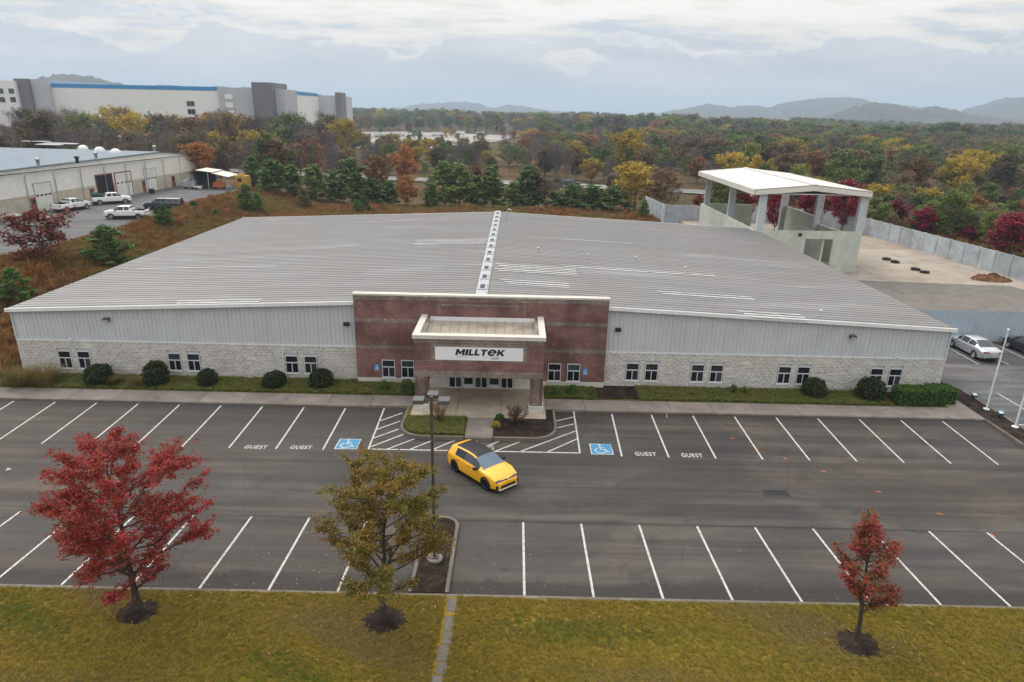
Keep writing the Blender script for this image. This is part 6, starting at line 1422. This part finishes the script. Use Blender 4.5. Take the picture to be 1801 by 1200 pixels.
def okd(x, y):
    if x < -36.2: return y < 100 and x > -55.5-1.5*math.sin(y*.1) and y > 3
    if x > 27 and y < 88: return False
    return y > 46.6
d1 = scatter_pts(17000, -56, -36, 3, 100, H, okd, (.5, 1.2)); d2 = scatter_pts(14000, -40, 30, 46.6, 106, H, okd, (.5, 1.3)); d3 = scatter_pts(5000, 66, 100, 35, 110, H, None, (.6, 1.3))
gn_scatter('dry_brush', d1[0]+d2[0]+d3[0], patch(d1[0]+d2[0]+d3[0]), np.concatenate([d1[2], d2[2], d3[2]]), np.concatenate([d1[3], d2[3], d3[3]]), DT, label='rust and straw coloured tall grass on the bank and behind the warehouse', cat='brush')
# fallen leaves
LV = []; 
for (cx, cy, n, sp) in ((T1[0]+1.5, T1[1]+.3, 300, 2.6), (T2[0]+1, T2[1]+.5, 220, 2.4), (T3[0], T3[1], 120, 1.8), (-6, -17.2, 110, 4.0), (2, -20, 90, 9.0)):
    for x, y in zip(rng.normal(cx, sp, n), rng.normal(cy, sp*.6, n)):
        if y > -8 : continue
        z = (lawnz(x, y)+.05 if y < -18.62 else lotz(y)+.02); LV.append((x, y, z))
V, F = leaf_quads(np.array(LV), .033, np.random.default_rng(5), 2.5, .7); LFM = leafmat('fallen_leaf', [(0, (.14, .08, .045)), (.5, (.27, .17, .12)), (1, (.48, .38, .32))], 0.0, 0.0)
link('fallen_leaves', npmesh('fallen_leaves', V, F, LFM), kind='stuff', label='pale fallen leaves scattered over the lawn and asphalt edge', cat='leaves')

# ================================================================== FAR THINGS
# parked trailers on the gravel lot
rr = random.Random(9)
TRW = plain('trailer_white', (.62, .63, .64), .5, 0, .05)
for k, (u, v, ln) in enumerate(((610, 244, 12), (640, 243, 12), (668, 241, 10), (700, 240, 12), (735, 239, 9), (770, 240, 12), (810, 238, 8), (845, 239, 8))):
    p = P(u, v, -2.9); o = empty('box_trailer', (p[0], p[1], -2.9), rr.uniform(-.15, .15), label=ORD[k]+' white box trailer from the left on the far gravel lot', cat='trailer', group='trailers on the gravel lot')
    MB().box(-ln/2, ln/2, -1.25, 1.25, 1.0, 3.6).build('box', TRW, o); MB().box(-ln/2+.5, ln/2-.5, -1.0, 1.0, .7, 1.0).build('chassis', DARK, o)
    for x in (-ln*.35, -ln*.22, ln*.38):
        for s in (-1, 1): MB().lathe([(0, -.15), (.48, -.15), (.48, .15), (0, .15)], 10, (x, s*1.0, .48), 'y').build('wheel', TYRE, o)
lw = empty('long_shed', (0, 0, 0), label='long low white shed far off beyond the gravel lot', cat='shed'); a, b = P(1000, 243, -3), P(1072, 244, -3)
MB().box(a[0], b[0], a[1], a[1]+18, -4, 1.0).build('wall', TRW, lw); MB().add([(a[0]-1, a[1]-1, 1.0), (b[0]+1, a[1]-1, 1.0), (b[0]+1, a[1]+9, 3.5), (a[0]-1, a[1]+9, 3.5), (b[0]+1, a[1]+19, 1), (a[0]-1, a[1]+19, 1)], [(0, 1, 2, 3), (3, 2, 4, 5)]).build('roof', TRW, lw)
# hills: wooded ridges built as thick humps of ground
HILLM = mat_ground('wooded_hill', [(.020, .028, .012), (.045, .045, .018), (.075, .05, .022), (.05, .065, .022)], .012, .07, 1.0)
def hill(name, prof, dist, depth, rough=6.0, seed=1):
    rg = np.random.default_rng(seed); us = np.arange(prof[0][0], prof[-1][0]+1, 6.0); vs_ = np.interp(us, [p[0] for p in prof], [p[1] for p in prof]); nd = 26; V = []
    ph = rg.uniform(0, 6.28, 12); fr = rg.uniform(.004, .03, 12)
    for j in range(nd):
        t = j/(nd-1); yo = (t-.45)*2*depth; g_ = max(0.0, 1-abs((t-.45)/.55 if t > .45 else (t-.45)/.45)**1.7)
        for u, v in zip(us, vs_):
            d = ray(u, v); q = CAM+d*(dist/d[1]); x = q[0]*(1+yo/dist*.8); y = dist+yo; base = 14.0
            nz = sum(math.sin(x*fr[k]+y*fr[(k+3) % 12]+ph[k]) for k in range(12))*rough/5
            z = base-25+(q[2]-(base-25))*g_+nz*g_*(1 if g_ < .97 else .35)+rg.normal(0, 3.6)*(g_ > .05)
            V.append((x, y, z))
    n = len(us); F = [(j*n+i, j*n+i+1, (j+1)*n+i+1, (j+1)*n+i) for j in range(nd-1) for i in range(n-1)]
    return link(name, npmesh(name, V, F, HILLM, smooth=False), kind='structure')
hill('hill', [(1090, 214), (1130, 208), (1180, 196), (1215, 190), (1250, 183), (1285, 190), (1310, 187), (1340, 186), (1352, 191), (1375, 184), (1400, 178), (1440, 174), (1480, 171), (1520, 174), (1550, 184), (1620, 190), (1700, 200), (1810, 215)], 4300, 700, 7, 3)
hill('hill', [(1420, 222), (1470, 205), (1510, 188), (1545, 181), (1580, 184), (1620, 193), (1660, 187), (1690, 196), (1730, 204), (1800, 212), (1900, 220)], 2700, 500, 6, 4)
hill('hill', [(1640, 215), (1690, 198), (1730, 186), (1770, 174), (1800, 171), (1850, 172), (1950, 168), (2080, 200)], 3900, 600, 7, 5)
hill('hill', [(560, 200), (640, 194), (700, 190), (745, 183), (800, 180), (840, 182), (865, 191), (890, 186), (925, 187), (960, 195), (1010, 200), (1090, 208), (1140, 214)], 5200, 600, 7, 6)
hill('hill', [(-120, 170), (-40, 160), (20, 148), (60, 136), (100, 130), (130, 134), (160, 137), (200, 147), (260, 162), (330, 180), (400, 195)], 2300, 400, 6, 7)
for k, u in enumerate((1491, 1499)):
    d = ray(u, 172); q = CAM+d*(4300/d[1]); o = empty('radio_mast', (q[0], 4300, q[2]-8), label='tiny radio mast on the highest hill, '+('left' if k == 0 else 'right')+' one', cat='mast', group='masts on the hilltop')
    MB().tube([(0, 0, 0), (0, 0, 48)], [1.2, .6], 5).build('mast', STEEL, o)
# haze: one closed box of thin air round everything, bottom below the lowest ground
hz = NT('haze_air'); hz.n.remove(hz.b); pv = hz.N('ShaderNodeVolumePrincipled'); pv.inputs['Color'].default_value = (.66, .82, 1.0, 1); pv.inputs['Density'].default_value = 0.00022; pv.inputs['Anisotropy'].default_value = 0.2
hz.l.new(pv.outputs[0], hz.out.inputs['Volume'])
MB().box(-9500, 9500, -2500, 10200, -60, 235).build('haze', hz.m, kind='stuff')
